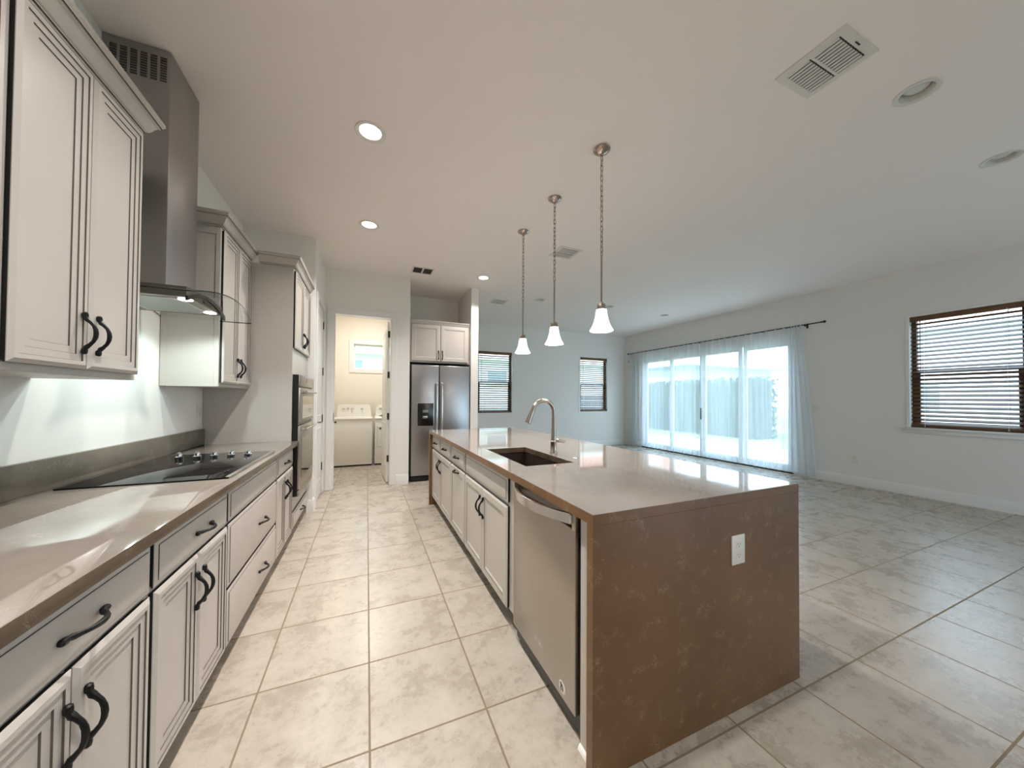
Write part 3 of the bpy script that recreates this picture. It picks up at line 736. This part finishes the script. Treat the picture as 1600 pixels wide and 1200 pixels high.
HX0, HX1, HY0, HY1 = .862, 1.194, 1.80, 2.515
def island_counter():
    r = thing('island_countertop', 'glossy taupe quartz island countertop around the sink', 'countertop', (0, 0, 0))
    x0, x1, y0, y1, z0, z1 = .715, 1.895, .963, 4.268, .872, .911
    mb = MB(); e = .002
    O = lambda i, z: [(x0 + i, y0 + i, z), (x1 - i, y0 + i, z), (x1 - i, y1 - i, z), (x0 + i, y1 - i, z)]
    H = lambda i, z: [(HX0 + i, HY0 + i, z), (HX1 - i, HY0 + i, z), (HX1 - i, HY1 - i, z), (HX0 + i, HY1 - i, z)]
    mb.loops([H(0, z0), O(0, z0), O(0, z1 - e), O(e, z1), H(-e, z1), H(0, z1 - e), H(0, z0)], [1, 1, 0, 0, 0, 2])
    bmesh.ops.remove_doubles(mb.bm, verts=mb.bm.verts, dist=1e-5)
    mb.build('top_slab', ['stone', 'wstone', 'estone'], r, 25)
    tag(MB().box(x0, x1, y0, y0 + .037, 0, z0, 0, .0015, 1).build('waterfall_panel', 'wstone', smooth=25), 'large brown quartz waterfall panel facing the camera at the near island end', 'panel', 'island waterfall panels')
    tag(MB().box(x0, x1, y1 - .035, y1, 0, z0, 0, .0015, 1).build('waterfall_panel', 'wstone', smooth=25), 'dark edge of the far waterfall panel beside the refrigerator', 'panel', 'island waterfall panels')
island_counter()
def sink():
    zb, zt = .665, .872; t = .012; i = .006
    O = lambda a, z: [(HX0 - a, HY0 - a, z), (HX1 + a, HY0 - a, z), (HX1 + a, HY1 + a, z), (HX0 - a, HY1 + a, z)]
    r = thing('kitchen_sink', 'dark brown undermount sink basin in the island countertop', 'sink', ((HX0 + HX1) / 2, (HY0 + HY1) / 2, zb))
    cx, cy = (HX0 + HX1) / 2, (HY0 + HY1) / 2
    mb = MB(); L = [O(.02, zt - .001), O(.02, zb - t), ]
    def sh(lp): return [(x - cx, y - cy, z - zb) for x, y, z in lp]
    mb.loops([sh(O(-.012, zb)), sh(O(i - .004, zb + .012)), sh(O(i, zt - .001)), sh(O(.020, zt - .001)), sh(O(.018, zb - t))], 0, cap0=0, cap1=0)
    mb.build('basin', 'sink', r)
    MB().lathe([(.0, .001), (.042, .001), (.045, .004), (.04, .005), (.03, .003), (.0, .003)], (0, .06, 0), 24).build('drain', 'steelx', r)
sink()
def faucet():
    r = thing('kitchen_faucet', 'brushed nickel gooseneck pull-down faucet behind the sink', 'faucet', (1.258, 2.165, .911))
    MB().lathe([(.026, 0), (.026, .006), (.0235, .010), (.0225, .075), (.024, .080), (.024, .086), (.019, .092)], (0, 0, 0), 24).build('base', 'nickel', r)
    pts = [(0, 0, .085), (0, 0, .13), (0, 0, .20), (0, 0, .265)]; rad = [.0205, .0180, .0155, .0145]
    R = .086
    for k in range(1, 15):
        a = math.pi * k / 14 * .905; pts.append((-R + R * math.cos(a), 0, .295 + R * math.sin(a))); rad.append(.0142)
    ex, ez = pts[-1][0], pts[-1][2]; dx, dz = pts[-1][0] - pts[-2][0], pts[-1][2] - pts[-2][2]; l = math.hypot(dx, dz); dx /= l; dz /= l
    MB().tube(pts, rad, 16).build('neck', 'nickel', r)
    q = lambda s: (ex + dx * s, 0, ez + dz * s)
    MB().tube([q(0), q(.012), q(.013), q(.03), q(.085), q(.105), q(.108)], [.0145, .0145, .0155, .0165, .0215, .0225, .020], 16).build('spray_head', 'nickel', r)
    MB().tube([(0, 0, .082), (.02, -.006, .092), (.055, -.012, .086), (.088, -.014, .078)], [.016, .016, .011, .006], 12).build('lever', 'nickel', r)
faucet()
tag(MB().lathe([(.0, 0), (.019, 0), (.019, .003), (.015, .006), (.0, .007)], (1.285, 1.925, .911), 20).build('hole_cover', 'chrome'), 'small round chrome hole cover on the island beside the sink', 'cap')

# ------------------------------------------------------------------ refrigerator alcove
def refrigerator():
    r = thing('refrigerator', 'stainless side-by-side refrigerator with black ice dispenser in the alcove', 'refrigerator', (.612, 5.45, 0))
    w = .955
    MB().box(.0, w, .082, .74, .02, 1.842, 0, .004).box(.03, w - .03, .12, .70, 0, .02).build('cabinet_body', 'bplastic', r)
    MB().box(.02, w - .02, .03, .082, .012, .082, 0, .004).build('toe_grille', 'bplastic', r)
    for k, (x0, x1) in enumerate(((.024, .447), (.459, w - .001))):
        d = MB().box(x0, x1, 0, .078, .092, 1.826, 0, .008, 3).build('door', 'steelz', r)
        hx = .412 if k == 0 else .492
        h = MB().tube([(hx, -.006, .55), (hx, -.034, .575), (hx, -.040, .62), (hx, -.042, 1.05), (hx, -.040, 1.48), (hx, -.034, 1.525), (hx, -.004, 1.55)], [.016, .017, .017, .017, .017, .017, .016], 14)
        h.build('handle', 'nickelbright', d)
        if k == 0:
            p = MB().box(.110, .368, -.004, .002, .858, 1.232, 0, .003).build('dispenser_frame', 'steelx', d)
            MB().box(.118, .360, -.007, -.003, .870, 1.224, 0, .002).build('dispenser_panel', 'bplastic', p)
            MB().box(.196, .282, -.012, -.006, 1.075, 1.118, 0, .002).build('water_lever', 'grey', p)
            MB().box(.196, .270, -.018, -.006, .985, 1.025, 0, .006).build('ice_lever', 'steelx', p)
refrigerator()
def fridge_cabinet():
    r = thing('wall_cabinet', 'short off-white cabinet with two doors above the refrigerator', 'cabinet', (.604, 5.522, 0), 0)
    w = .968; c = w / 2
    carcass(w, .60, 1.872, 2.49, r, toe=False)
    for x0, x1, hx in ((.026, c - .003, c - .030), (c + .003, w - .026, c + .030)):
        f = front_door(x0, x1, 1.892, 2.480, r, fine=False); handle(f, hx, 2.00)
    crown([(0, 0), (w, 0)], 2.488, r, [(0, 0), (.006, 0), (.010, .012), (.022, .030), (.026, .040), (.034, .046), (.034, .058), (0, .058)])
fridge_cabinet()

# ------------------------------------------------------------------ laundry
def machine(name, label, x0, cat, dryer=False):
    r = thing(name, label, cat, (x0, 7.09, 0))
    w, d, h = .686, .66, .905
    MB().box(.006, w - .006, .01, d, .03, h - .02, 0, .006).build('cabinet_body', 'white', r)
    MB().box(.01, w - .01, .02, d - .02, 0, .032).build('base', 'bplastic', r, 0)
    t = MB().box(.0, w, -.004, d, h - .022, h + .016, 0, .012, 3).build('top_panel', 'white', r)
    mb = MB(); z0, z1 = h + .012, 1.165
    poly = [(.022, z0), (w - .022, z0), (w - .040, z1 - .05), (w - .055, z1 - .015), (w - .10, z1), (.10, z1), (.055, z1 - .015), (.040, z1 - .05)]
    mb.prism(poly, 1, .47, .60); c = mb.build('control_console', 'white', r, 30)
    mt = Matrix.Rotation(math.radians(90), 4, 'X')
    for x, rr in (((.15, .022), (.225, .022), (.305, .022), (.49, .028)) if not dryer else ((.12, .028), (.40, .022), (.48, .022), (.56, .022))):
        MB().lathe([(rr, 0), (rr, .006), (rr * .8, .010), (rr * .72, .026), (0, .027)], (x, .47, 1.085), 20, 0, mt).build('knob', 'wplasticgrey', c)
    if dryer:
        L = lambda i, y: [(.05 + i, y, .36 + i), (w - .05 - i, y, .36 + i), (w - .05 - i, y, .765 - i), (.05 + i, y, .765 - i)]
        dd = MB().loops([L(0, .012), L(0, .004), L(.006, -.002), L(.05, -.006)], 0, cap1=0).build('door', 'white', r)
        MB().loops([L(-.004, .0095), L(-.004, .0085), L(.002, .0085), L(.002, .0095)], 0).build('door_seam', 'grey', r)
        MB().lathe([(.020, 0), (.020, .003), (0, .004)], (.105, -.005, .71), 20, 0, mt).build('badge', 'hinge', dd)
    else:
        MB().box(.08, w - .08, .06, .42, h + .016, h + .024, 0, .006).build('lid', 'white', r)
        MB().box(.56, .566, .468, .471, 1.045, 1.055).build('indicator', 'grey', c, 0)
        MB().lathe([(.020, 0), (.020, .003), (0, .004)], (.038, .010, .845), 20, 0, mt).build('badge', 'hinge', r)
    return r
M['wplasticgrey'] = simple('silver_knob', (.62, .61, .58, 1), .3, metal=.4)
machine('washing_machine', 'white top-load washing machine with four console knobs in the laundry', -.576, 'washing machine')
machine('clothes_dryer', 'white clothes dryer half hidden by the open laundry door', .143, 'dryer', True)

# ------------------------------------------------------------------ lamps
def pendant(label, x, y):
    r = thing('pendant_light', label, 'pendant light', (x, y, 0), 0, 'pendant lights over the island')
    MB().lathe([(0, ZC - .001), (.062, ZC - .001), (.062, ZC - .006), (.052, ZC - .018), (.030, ZC - .030), (.010, ZC - .036), (.008, ZC - .048), (0, ZC - .050)], (0, 0, 0), 32).build('canopy', 'nickel', r)
    mb = MB(); z = ZC - .046; k = 0; zr = 2.345
    nlk = 20; ln = (z - zr) / nlk
    for k in range(nlk):
        zc = z - (k + .5) * ln; hl = ln * .5 + .0045; hw = .0098; pts = []
        for i in range(12):
            a = 2 * math.pi * i / 12; u = hw * math.cos(a); v = (hl - hw) * (1 if math.sin(a) > 0 else -1) * (1 if abs(math.sin(a)) > .1 else 0) + hw * math.sin(a)
            pts.append((u, 0, zc + v) if k % 2 == 0 else (0, u, zc + v))
        pts = [Vector(p) for p in pts]; lp = []; cen = Vector((0, 0, zc))
        for i in range(12):
            tdir = (pts[(i + 1) % 12] - pts[i - 1]).normalized(); side = Vector((0, 1, 0)) if k % 2 == 0 else Vector((1, 0, 0)); nn = tdir.cross(side)
            lp.append([pts[i] + .0027 * (math.cos(2 * math.pi * j / 6) * side + math.sin(2 * math.pi * j / 6) * nn) for j in range(6)])
        lp.append(lp[0]); mb.loops(lp, 0)
    mb.tube([(0.004, 0.004, ZC - .05), (-.003, .004, 2.9), (.004, -.003, 2.6), (0, 0, zr)], .0016, 5)
    mb.build('chain', 'nickel', r)
    MB().tube([(0, 0, zr + .012), (0, 0, 2.006)], .0068, 12).build('stem', 'nickel', r)
    MB().lathe([(0, 2.012), (.012, 2.012), (.014, 2.0), (.028, 1.996), (.030, 1.990), (.030, 1.968), (.037, 1.964), (.037, 1.956), (0, 1.956)], (0, 0, 0), 28).build('socket_cap', 'nickel', r)
    MB().lathe([(.036, 1.964), (.038, 1.942), (.043, 1.907), (.052, 1.870), (.064, 1.838), (.078, 1.813), (.084, 1.805), (.081, 1.803), (.075, 1.812), (.060, 1.839), (.048, 1.872), (.039, 1.908), (.034, 1.942), (.032, 1.962), (.036, 1.964)], (0, 0, 0), 40, caps=False).build('shade', 'shade', r)
    lamp('pendant_bulb', 'POINT', (x, y, 1.845), 17, WARM, .028)
pendant('nearest of the three pendant lights, hanging over the near end of the island', 1.568, 2.02)
pendant('middle of the three pendant lights over the island', 1.563, 2.69)
pendant('farthest of the three pendant lights, hanging towards the refrigerator', 1.560, 3.36)

def recessed(label, x, y, lit, group):
    r = thing('recessed_light', label, 'ceiling light', (x, y, ZC), 0, group)
    o = .100 if lit else .098
    MB().lathe([(.070, .004), (.072, -.001), (o - .004, -.006), (o, -.003), (o, .0)], (0, 0, 0), 40, caps=False).build('trim_ring', 'vent', r)
    MB().lathe([(.070, .0), (.060, .065), (.058, .12), (0, .12)] if not lit else [(.070, .0), (.062, .02), (.060, .05), (0, .05)], (0, 0, 0), 36, caps=False).build('housing', 'vent', r)
    if lit:
        MB().lathe([(0, .002), (.071, .002), (.069, .010), (0, .010)], (0, 0, 0), 36).build('lens', 'lens', r)
    else:
        MB().lathe([(0, .012), (.028, .014), (.048, .020), (.056, .030), (.050, .055), (.026, .09), (.018, .118)], (0, 0, 0), 28).build('bulb', 'bulb', r)
    return r
G1, G2 = 'lit recessed ceiling lights', 'unlit recessed ceiling lights'
for (x, y), lb in zip(CANS_LIT, ('large lit ceiling light closest to the camera above the left counter aisle', 'lit ceiling light in the aisle just before the hall corner', 'lit ceiling light in front of the wall pier right of the refrigerator alcove', 'added unseen ceiling light directly over the camera, for fill', 'added unseen ceiling light behind the camera, for fill')):
    if y > 2: recessed(lb, x, y, True, G1)
    else: recessed(lb, x, y, True, 'lit recessed ceiling lights')  # cans added out of view for fill light
for (x, y), lb in zip(CANS_OFF, ('small unlit ceiling light between the middle and near pendant lights', 'small unlit ceiling light mostly behind the nearest pendant shade', 'small unlit ceiling light above the sheer curtains', 'large unlit ceiling light next to the big square ceiling vent', 'unlit ceiling light cut close to the right frame edge')):
    recessed(lb, x, y, False, G2)
for (x, y) in CANS_LIT: lamp('downlight', 'AREA', (x, y, ZC + .0005), 14, WARM, .10).data.spread = math.radians(122)
lamp('laundry_ceiling_lamp', 'AREA', (.1, 6.7, ZC - .02), 21, WARMER, .30)

# ------------------------------------------------------------------ ceiling vents
def vent(label, x0, x1, y0, y1, kind):
    r = thing('ceiling_vent', label, 'vent', ((x0 + x1) / 2, (y0 + y1) / 2, ZC)); w, d = (x1 - x0) / 2, (y1 - y0) / 2
    L = lambda i, z: [(-w + i, -d + i, z), (w - i, -d + i, z), (w - i, d - i, z), (-w + i, d - i, z)]
    f = .040 if kind != 'dark' else .022
    MB().loops([L(0, -.0005), L(.002, -.005), L(f - .008, -.010), L(f, -.008), L(f, -.0005)], 0).build('frame', 'vent', r)
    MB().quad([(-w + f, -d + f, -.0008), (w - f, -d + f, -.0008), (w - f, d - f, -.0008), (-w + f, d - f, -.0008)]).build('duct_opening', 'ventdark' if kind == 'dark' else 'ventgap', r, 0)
    mb = MB()
    if kind == 'louver':          # two banks of slats running along y with a bar between
        n = 10; dk = MB()
        for k in range(n):
            x = -w + f + (2 * w - 2 * f) * (k + .5) / n
            for (a, b) in ((-d + f + .007, -.006), (.013, d - f)):
                mb.loops([[(x - .0125, a, -.0085), (x + .0085, a, -.005), (x + .0085, a, -.004), (x - .0125, a, -.0075)], [(x - .0125, b, -.0085), (x + .0085, b, -.005), (x + .0085, b, -.004), (x - .0125, b, -.0075)]], 0, cap0=0, cap1=0)
                dk.box(x - .0085, x + .0045, a - .0065, a - .0005, -.0088, -.006)
        mb.box(-w + f, w - f, -.006, .006, -.0080, -.001)
        mb.build('louvers', 'vent', r, 0); dk.build('louver_gaps', 'ventdark', r, 0)
        if d > .158: MB().box(-.018, .022, -d + .020, -d + .026, -.0115, -.009).build('damper_slot', 'ventdark', r, 0)
    elif kind == 'dark':
        mb.box(-.012, .012, -d + f, d - f, -.009, -.001).build('centre_bar', 'vent', r, 0)
        m2 = MB()
        for k in range(7):
            y = -d + f + (2 * d - 2 * f) * (k + .5) / 7
            for a, b in ((-w + f, -.012), (.012, w - f)): m2.box(a, b, y - .002, y + .002, -.007, -.001)
        m2.build('louvers', 'ventlouver', r, 0)
    else:
        for k in range(3):
            y = -d + f + (2 * d - 2 * f) * (k + 1) / 4; mb.box(-w + f, w - f, y - .012, y + .012, -.008, -.002)
        mb.build('louvers', 'vent', r, 0)
M['ventlouver'] = simple('dark_louver', rgb(84, 75, 72), .6)
vent('large white louvered square vent on the ceiling, the nearest one', 2.125, 2.445, .868, 1.186, 'louver')
vent('ceiling vent with two dark square openings before the laundry wall', .565, .865, 4.85, 5.10, 'dark')
vent('white louvered ceiling vent behind the chain of the middle pendant light', 2.12, 2.43, 3.49, 3.80, 'louver')
vent('small white ceiling vent high in the far living area', 2.13, 2.42, 5.86, 6.14, 'slim')

# ------------------------------------------------------------------ blinds
def blind(label, ax, f, a0, a1, z0, z1, n=26):
    """horizontal blind hung inside the window reveal; room side is -axis"""
    r = thing('window_blind', label, 'window blind', ((f, a0, 0) if ax == 0 else (a0, f, 0)), 0, 'brown wooden window blinds')
    w = a1 - a0; g = .006
    def bx(mb, p, q, u, v, z0_, z1_, **k):
        if ax == 0: mb.box(u, v, p, q, z0_, z1_, **k)
        else: mb.box(p, q, u, v, z0_, z1_, **k)
        return mb
    bx(MB(), g, w - g, .004, .052, z1 - .066, z1 - .003, bev=.003).build('headrail', 'wood', r)
    zb = z0 + .008; bx(MB(), g, w - g, .006, .054, zb, zb + .030, bev=.004).build('bottom_rail', 'wood', r)
    mb = MB(); zt = z1 - .07; pitch = (zt - zb - .03) / n; tl = .0155
    for k in range(n):
        z = zb + .045 + k * pitch; p0, p1 = g, w - g
        pr = [(.005, z - tl), (.030, z + .001), (.055, z + tl), (.055, z + tl + .0035), (.030, z + .005), (.005, z - tl + .0035)]
        if ax == 0: mb.loops([[(u, p0, q) for u, q in pr], [(u, p1, q) for u, q in pr]], 0, cap0=0, cap1=0)
        else: mb.loops([[(p0, u, q) for u, q in pr], [(p1, u, q) for u, q in pr]], 0, cap0=0, cap1=0)
    mb.build('slats', 'wood', r, 30)
    for fr in (.14, .86):
        c = MB(); x = g + (w - 2 * g) * fr
        for u in (.003, .057): bx(c, x - .0012, x + .0012, u - .001, u + .001, zb + .02, z1 - .05)
        bx(c, x - .004, x + .004, .0, .006, zb + .006, zb + .02)
        c.build('ladder_cord', 'cord', r, 0)
    x = (w - .10) if ax == 0 else .10
    c = MB().tube([(-.004, x, z1 - .06), (-.006, x, z1 - .75)] if ax == 0 else [(x, -.004, z1 - .06), (x, -.006, z1 - .75)], .004, 8); c.build('tilt_wand', 'wood', r)
    return r
blind('brown wooden blind in the near window of the right wall', 0, XR + .004, WR[0], WR[1], WR[2], WR[3])
blind('brown wooden blind on the far wall beside the refrigerator pier', 1, YF + .004, W1[0], W1[1], W1[2], W1[3])
blind('narrower looking brown wooden blind on the far wall near the room corner', 1, YF + .004, W2[0], W2[1], W2[2], W2[3])

# ------------------------------------------------------------------ curtains
CX = XR - .085; RZ = 2.602
def curtain_rod():
    r = thing('curtain_rod', 'thin black curtain rod with end knobs above the sliding glass door', 'curtain rod', (CX, 5.4, RZ))
    MB().tube([(0, -2.24, 0), (0, 2.24, 0)], .0095, 12).build('rod', 'black', r)
    for s in (-1, 1):
        mt = Matrix.Rotation(math.radians(-90 * s), 4, 'X')
        MB().lathe([(.010, 0), (.014, .005), (.014, .02), (.010, .028), (.020, .045), (.022, .058), (.014, .07), (0, .074)], (0, s * 2.22, 0), 16, 0, mt).build('finial', 'black', r)
    for y in (-2.0, 0, 2.15):
        MB().tube([(0, y, -.006), (.03, y, -.02), (.075, y, -.02)], .007, 8).box(.077, .0845, y - .012, y + .012, -.055, .02).lathe([(.004, -.03), (.006, -.022), (.006, -.012)], (0, y, 0), 8).build('bracket', 'black', r)
curtain_rod()
def curtain(label, y0, y1, bunch, seed):
    """y0..y1 along the rod; bunch = gathered end (y position, at the low-y or high-y side)"""
    random.seed(seed); r = thing('sheer_curtain', label, 'curtain', (CX, (y0 + y1) / 2, .045), 0, 'sheer curtains on the black rod')
    cy = (y0 + y1) / 2
    def strip(a, b, lam, amp, flare, name, mat, z0=0.0, z1=RZ - .045 + .012, off=0.0, nz=8):
        n = int(abs(b - a) / lam * 10); ph = random.random() * 6; mb = MB(); lp = []
        for i in range(n + 1):
            t = i / n; y = a + (b - a) * t; row = []
            for j in range(nz + 1):
                s = j / nz; z = z0 + (z1 - z0) * s; k = .55 + .45 * (1 - s)
                x = amp * k * math.sin(2 * math.pi * (y / lam) + ph + .5 * math.sin(y * 7.1 + ph)) + off
                yy = y + flare * (1 - s) * (1 - t) + .012 * math.sin(y * 23 + 3 * s)
                row.append((x, yy - cy, z))
            lp.append(row)
        mb.loops(lp, 0, closed=False); return mb.build(name, mat, r, 0)
    lo, hi = (bunch, y1) if bunch > y0 and bunch < (y0 + y1) / 2 else (y0, bunch)
    if lo == bunch:
        strip(lo, y1, .135, .018, 0, 'panel_fabric', 'sheer'); strip(lo, y1, .135, .018, 0, 'hem', 'hem', .0, .13, .004, 2)
        strip(y0, lo + .03, .052, .030, -.19, 'gathered_fabric', 'bunch')
    else:
        strip(y0, hi, .135, .018, 0, 'panel_fabric', 'sheer'); strip(y0, hi, .135, .018, 0, 'hem', 'hem', .0, .13, .004, 2)
        strip(y1, hi - .03, .055, .028, .03, 'gathered_fabric', 'bunch')
curtain('white sheer curtain covering the near half of the sliding door, bunched at its near end', 3.44, 5.375, 3.62, 3)
curtain('white sheer curtain covering the far half of the sliding door', 5.395, 7.58, 7.36, 5)

outlet_sensor = thing('motion_sensor', 'small white motion sensor on the right wall near the far corner', 'sensor', (XR, 7.72, 2.40), -90)
MB().prism([(-.026, 0), (.026, 0), (.024, -.018), (.012, -.030), (-.012, -.030), (-.024, -.018)], 2, -.05, .05).build('housing', 'wplastic', outlet_sensor)
MB().prism([(-.018, -.024), (.018, -.024), (.010, -.033), (-.010, -.033)], 2, -.03, .015).build('lens', 'grey', outlet_sensor)

# ------------------------------------------------------------------ outdoors
GZ = -.14
o = structure(MB().box(-30, XL - .14, -30, 50, GZ - .1, GZ).box(XL - .14, XR + .14, YF + .14, 50, GZ - .1, GZ).box(XR + .14, 60, -30, 50, GZ - .1, GZ).build('ground', 'lawn', smooth=0)); o['kind'] = 'structure'
tag(MB().box(XR + .14, 10.4, 1.5, 9.6, GZ, -.03, 0, .01).build('patio_slab', 'concrete'), 'pale concrete patio slab outside the sliding glass door', 'patio')
tag(MB().box(1.5, 9.0, -8.5, YB - .14, GZ, -.03, 0, .01).build('patio_slab', 'concrete'), 'unseen pale concrete slab added behind the house to bounce daylight', 'patio')  # added out of view to bounce daylight onto the ceiling
def hedge(label, x0, x1, y0, y1, h):
    bm = bmesh.new(); r = random.Random(11)
    def cov(nx, ny, nz):
        pass
    mb = MB()
    # leafy clipped block: many small leaves over a dense core
    mb.box(x0 + .12, x1 - .12, y0 + .12, y1 - .12, GZ - .02, h - .12)
    n = 5200
    for _ in range(n):
        f = r.random()
        if f < .5: p = Vector((x0 + r.uniform(-.05, .14), r.uniform(y0, y1), r.uniform(GZ, h)))
        elif f < .72: p = Vector((r.uniform(x0, x1), r.uniform(y0, y1), h + r.uniform(-.14, .07)))
        elif f < .92: p = Vector((r.uniform(x0, x1), y0 + r.uniform(-.05, .14), r.uniform(GZ, h)))
        else: p = Vector((r.uniform(x0, x1), y1 + r.uniform(-.1, .05), r.uniform(GZ, h)))
        a = Vector((r.gauss(0, 1), r.gauss(0, 1), r.gauss(0, 1))).normalized(); b = a.cross(Vector((r.gauss(0, 1), r.gauss(0, 1), r.gauss(0, 1)))).normalized()
        s = r.uniform(.05, .10); mb.quad([p - a * s, p + b * s * .5, p + a * s, p - b * s * .5])
    return tag(mb.build('hedge', 'leaf', smooth=0), label, 'hedge')
hedge('tall clipped green hedge across the lawn beyond the sliding door', 13.0, 14.4, 8.0, 18.0, 2.12)
def house(label, x0, x1, y0, y1, h, mat, over, rise, wins, door=None):
    r = thing('neighbour_house', label, 'house', ((x0 + x1) / 2, (y0 + y1) / 2, GZ)); cx, cy = (x0 + x1) / 2, (y0 + y1) / 2
    hh = h - GZ
    MB().box(x0 - cx, x1 - cx, y0 - cy, y1 - cy, 0, hh).build('walls', mat, r, 0)
    a = [(x0 - cx - over, y0 - cy - over, hh), (x1 - cx + over, y0 - cy - over, hh), (x1 - cx + over, y1 - cy + over, hh), (x0 - cx - over, y1 - cy + over, hh)]
    k = min(x1 - x0, y1 - y0) / 2 + over - .2
    b = [(p[0] + (k if p[0] < 0 else -k), p[1] + (k if p[1] < 0 else -k), hh + rise) for p in a]
    up = [(p[0], p[1], hh + .16) for p in a]
    MB().loops([a, up], 0, cap0=0).build('fascia', 'stucco', r, 0)
    MB().loops([up, b], 0, cap1=0).build('roof', 'roof', r, 0)
    for (side, p, q, u, v) in wins:
        def mk(d0, d1, e):
            if side == 'x': return (x0 - cx - d0, x0 - cx - d1, p - e - cy, q + e - cy)
            return (p - e - cx, q + e - cx, y0 - cy - d0, y0 - cy - d1)
        t = mk(.05, -.01, .08); f = MB().box(*sorted(t[:2]), *sorted(t[2:]), u - .08 - GZ, v + .08 - GZ).build('window_frame', 'stucco', r, 0)
        t = mk(.06, .04, 0); MB().box(*sorted(t[:2]), *sorted(t[2:]), u - GZ, v - GZ).build('pane', 'darkwin', f, 0)
house('neighbouring blue-grey house with red tile roof beyond the hedge', 17.0, 25.0, 14.2, 24.0, 3.3, 'bluewall', .6, 2.4, [('x', 16.2, 17.4, 1.4, 2.6), ('x', 19.0, 20.4, 1.2, 2.6)])
house('white neighbouring house with red tile roof outside the far wall windows', -9.0, 10.5, 12.2, 20.0, 2.72, 'stucco', .5, 3.0, [('y', 4.2, 4.95, 1.9, 2.36), ('y', -.5, -.15, 2.0, 2.52)])
house('white neighbouring house with red tile roof outside the right wall window', 12.3, 20.0, -6.0, 4.6, 2.95, 'stucco', .5, 2.6, [('x', 3.42, 3.70, 1.05, 1.75)])
def lattice():
    r = thing('garden_fence', 'grey lattice fence seen low through the far corner window', 'fence', (9.0, 11.2, GZ))
    MB().box(-1.5, 1.8, -.02, .02, 1.42, 1.56).box(-1.5, 1.8, -.02, .02, .85, .98).box(-1.5, 1.8, -.02, .02, .05, .16).build('rail', 'fence', r, 0)
    for x in (-1.5, -.15, 1.8): MB().box(x - .05, x + .05, -.05, .05, 0, 1.62).build('post', 'fence', r, 0)
    mb = MB()
    for k in range(33): mb.box(-1.5 + k * .1 - .018, -1.5 + k * .1 + .018, -.012, .0, .16, 1.42)
    for k in range(12): mb.box(-1.5, 1.8, 0, .012, .2 + k * .1, .236 + k * .1)
    mb.build('lattice', 'fence', r, 0)
lattice()
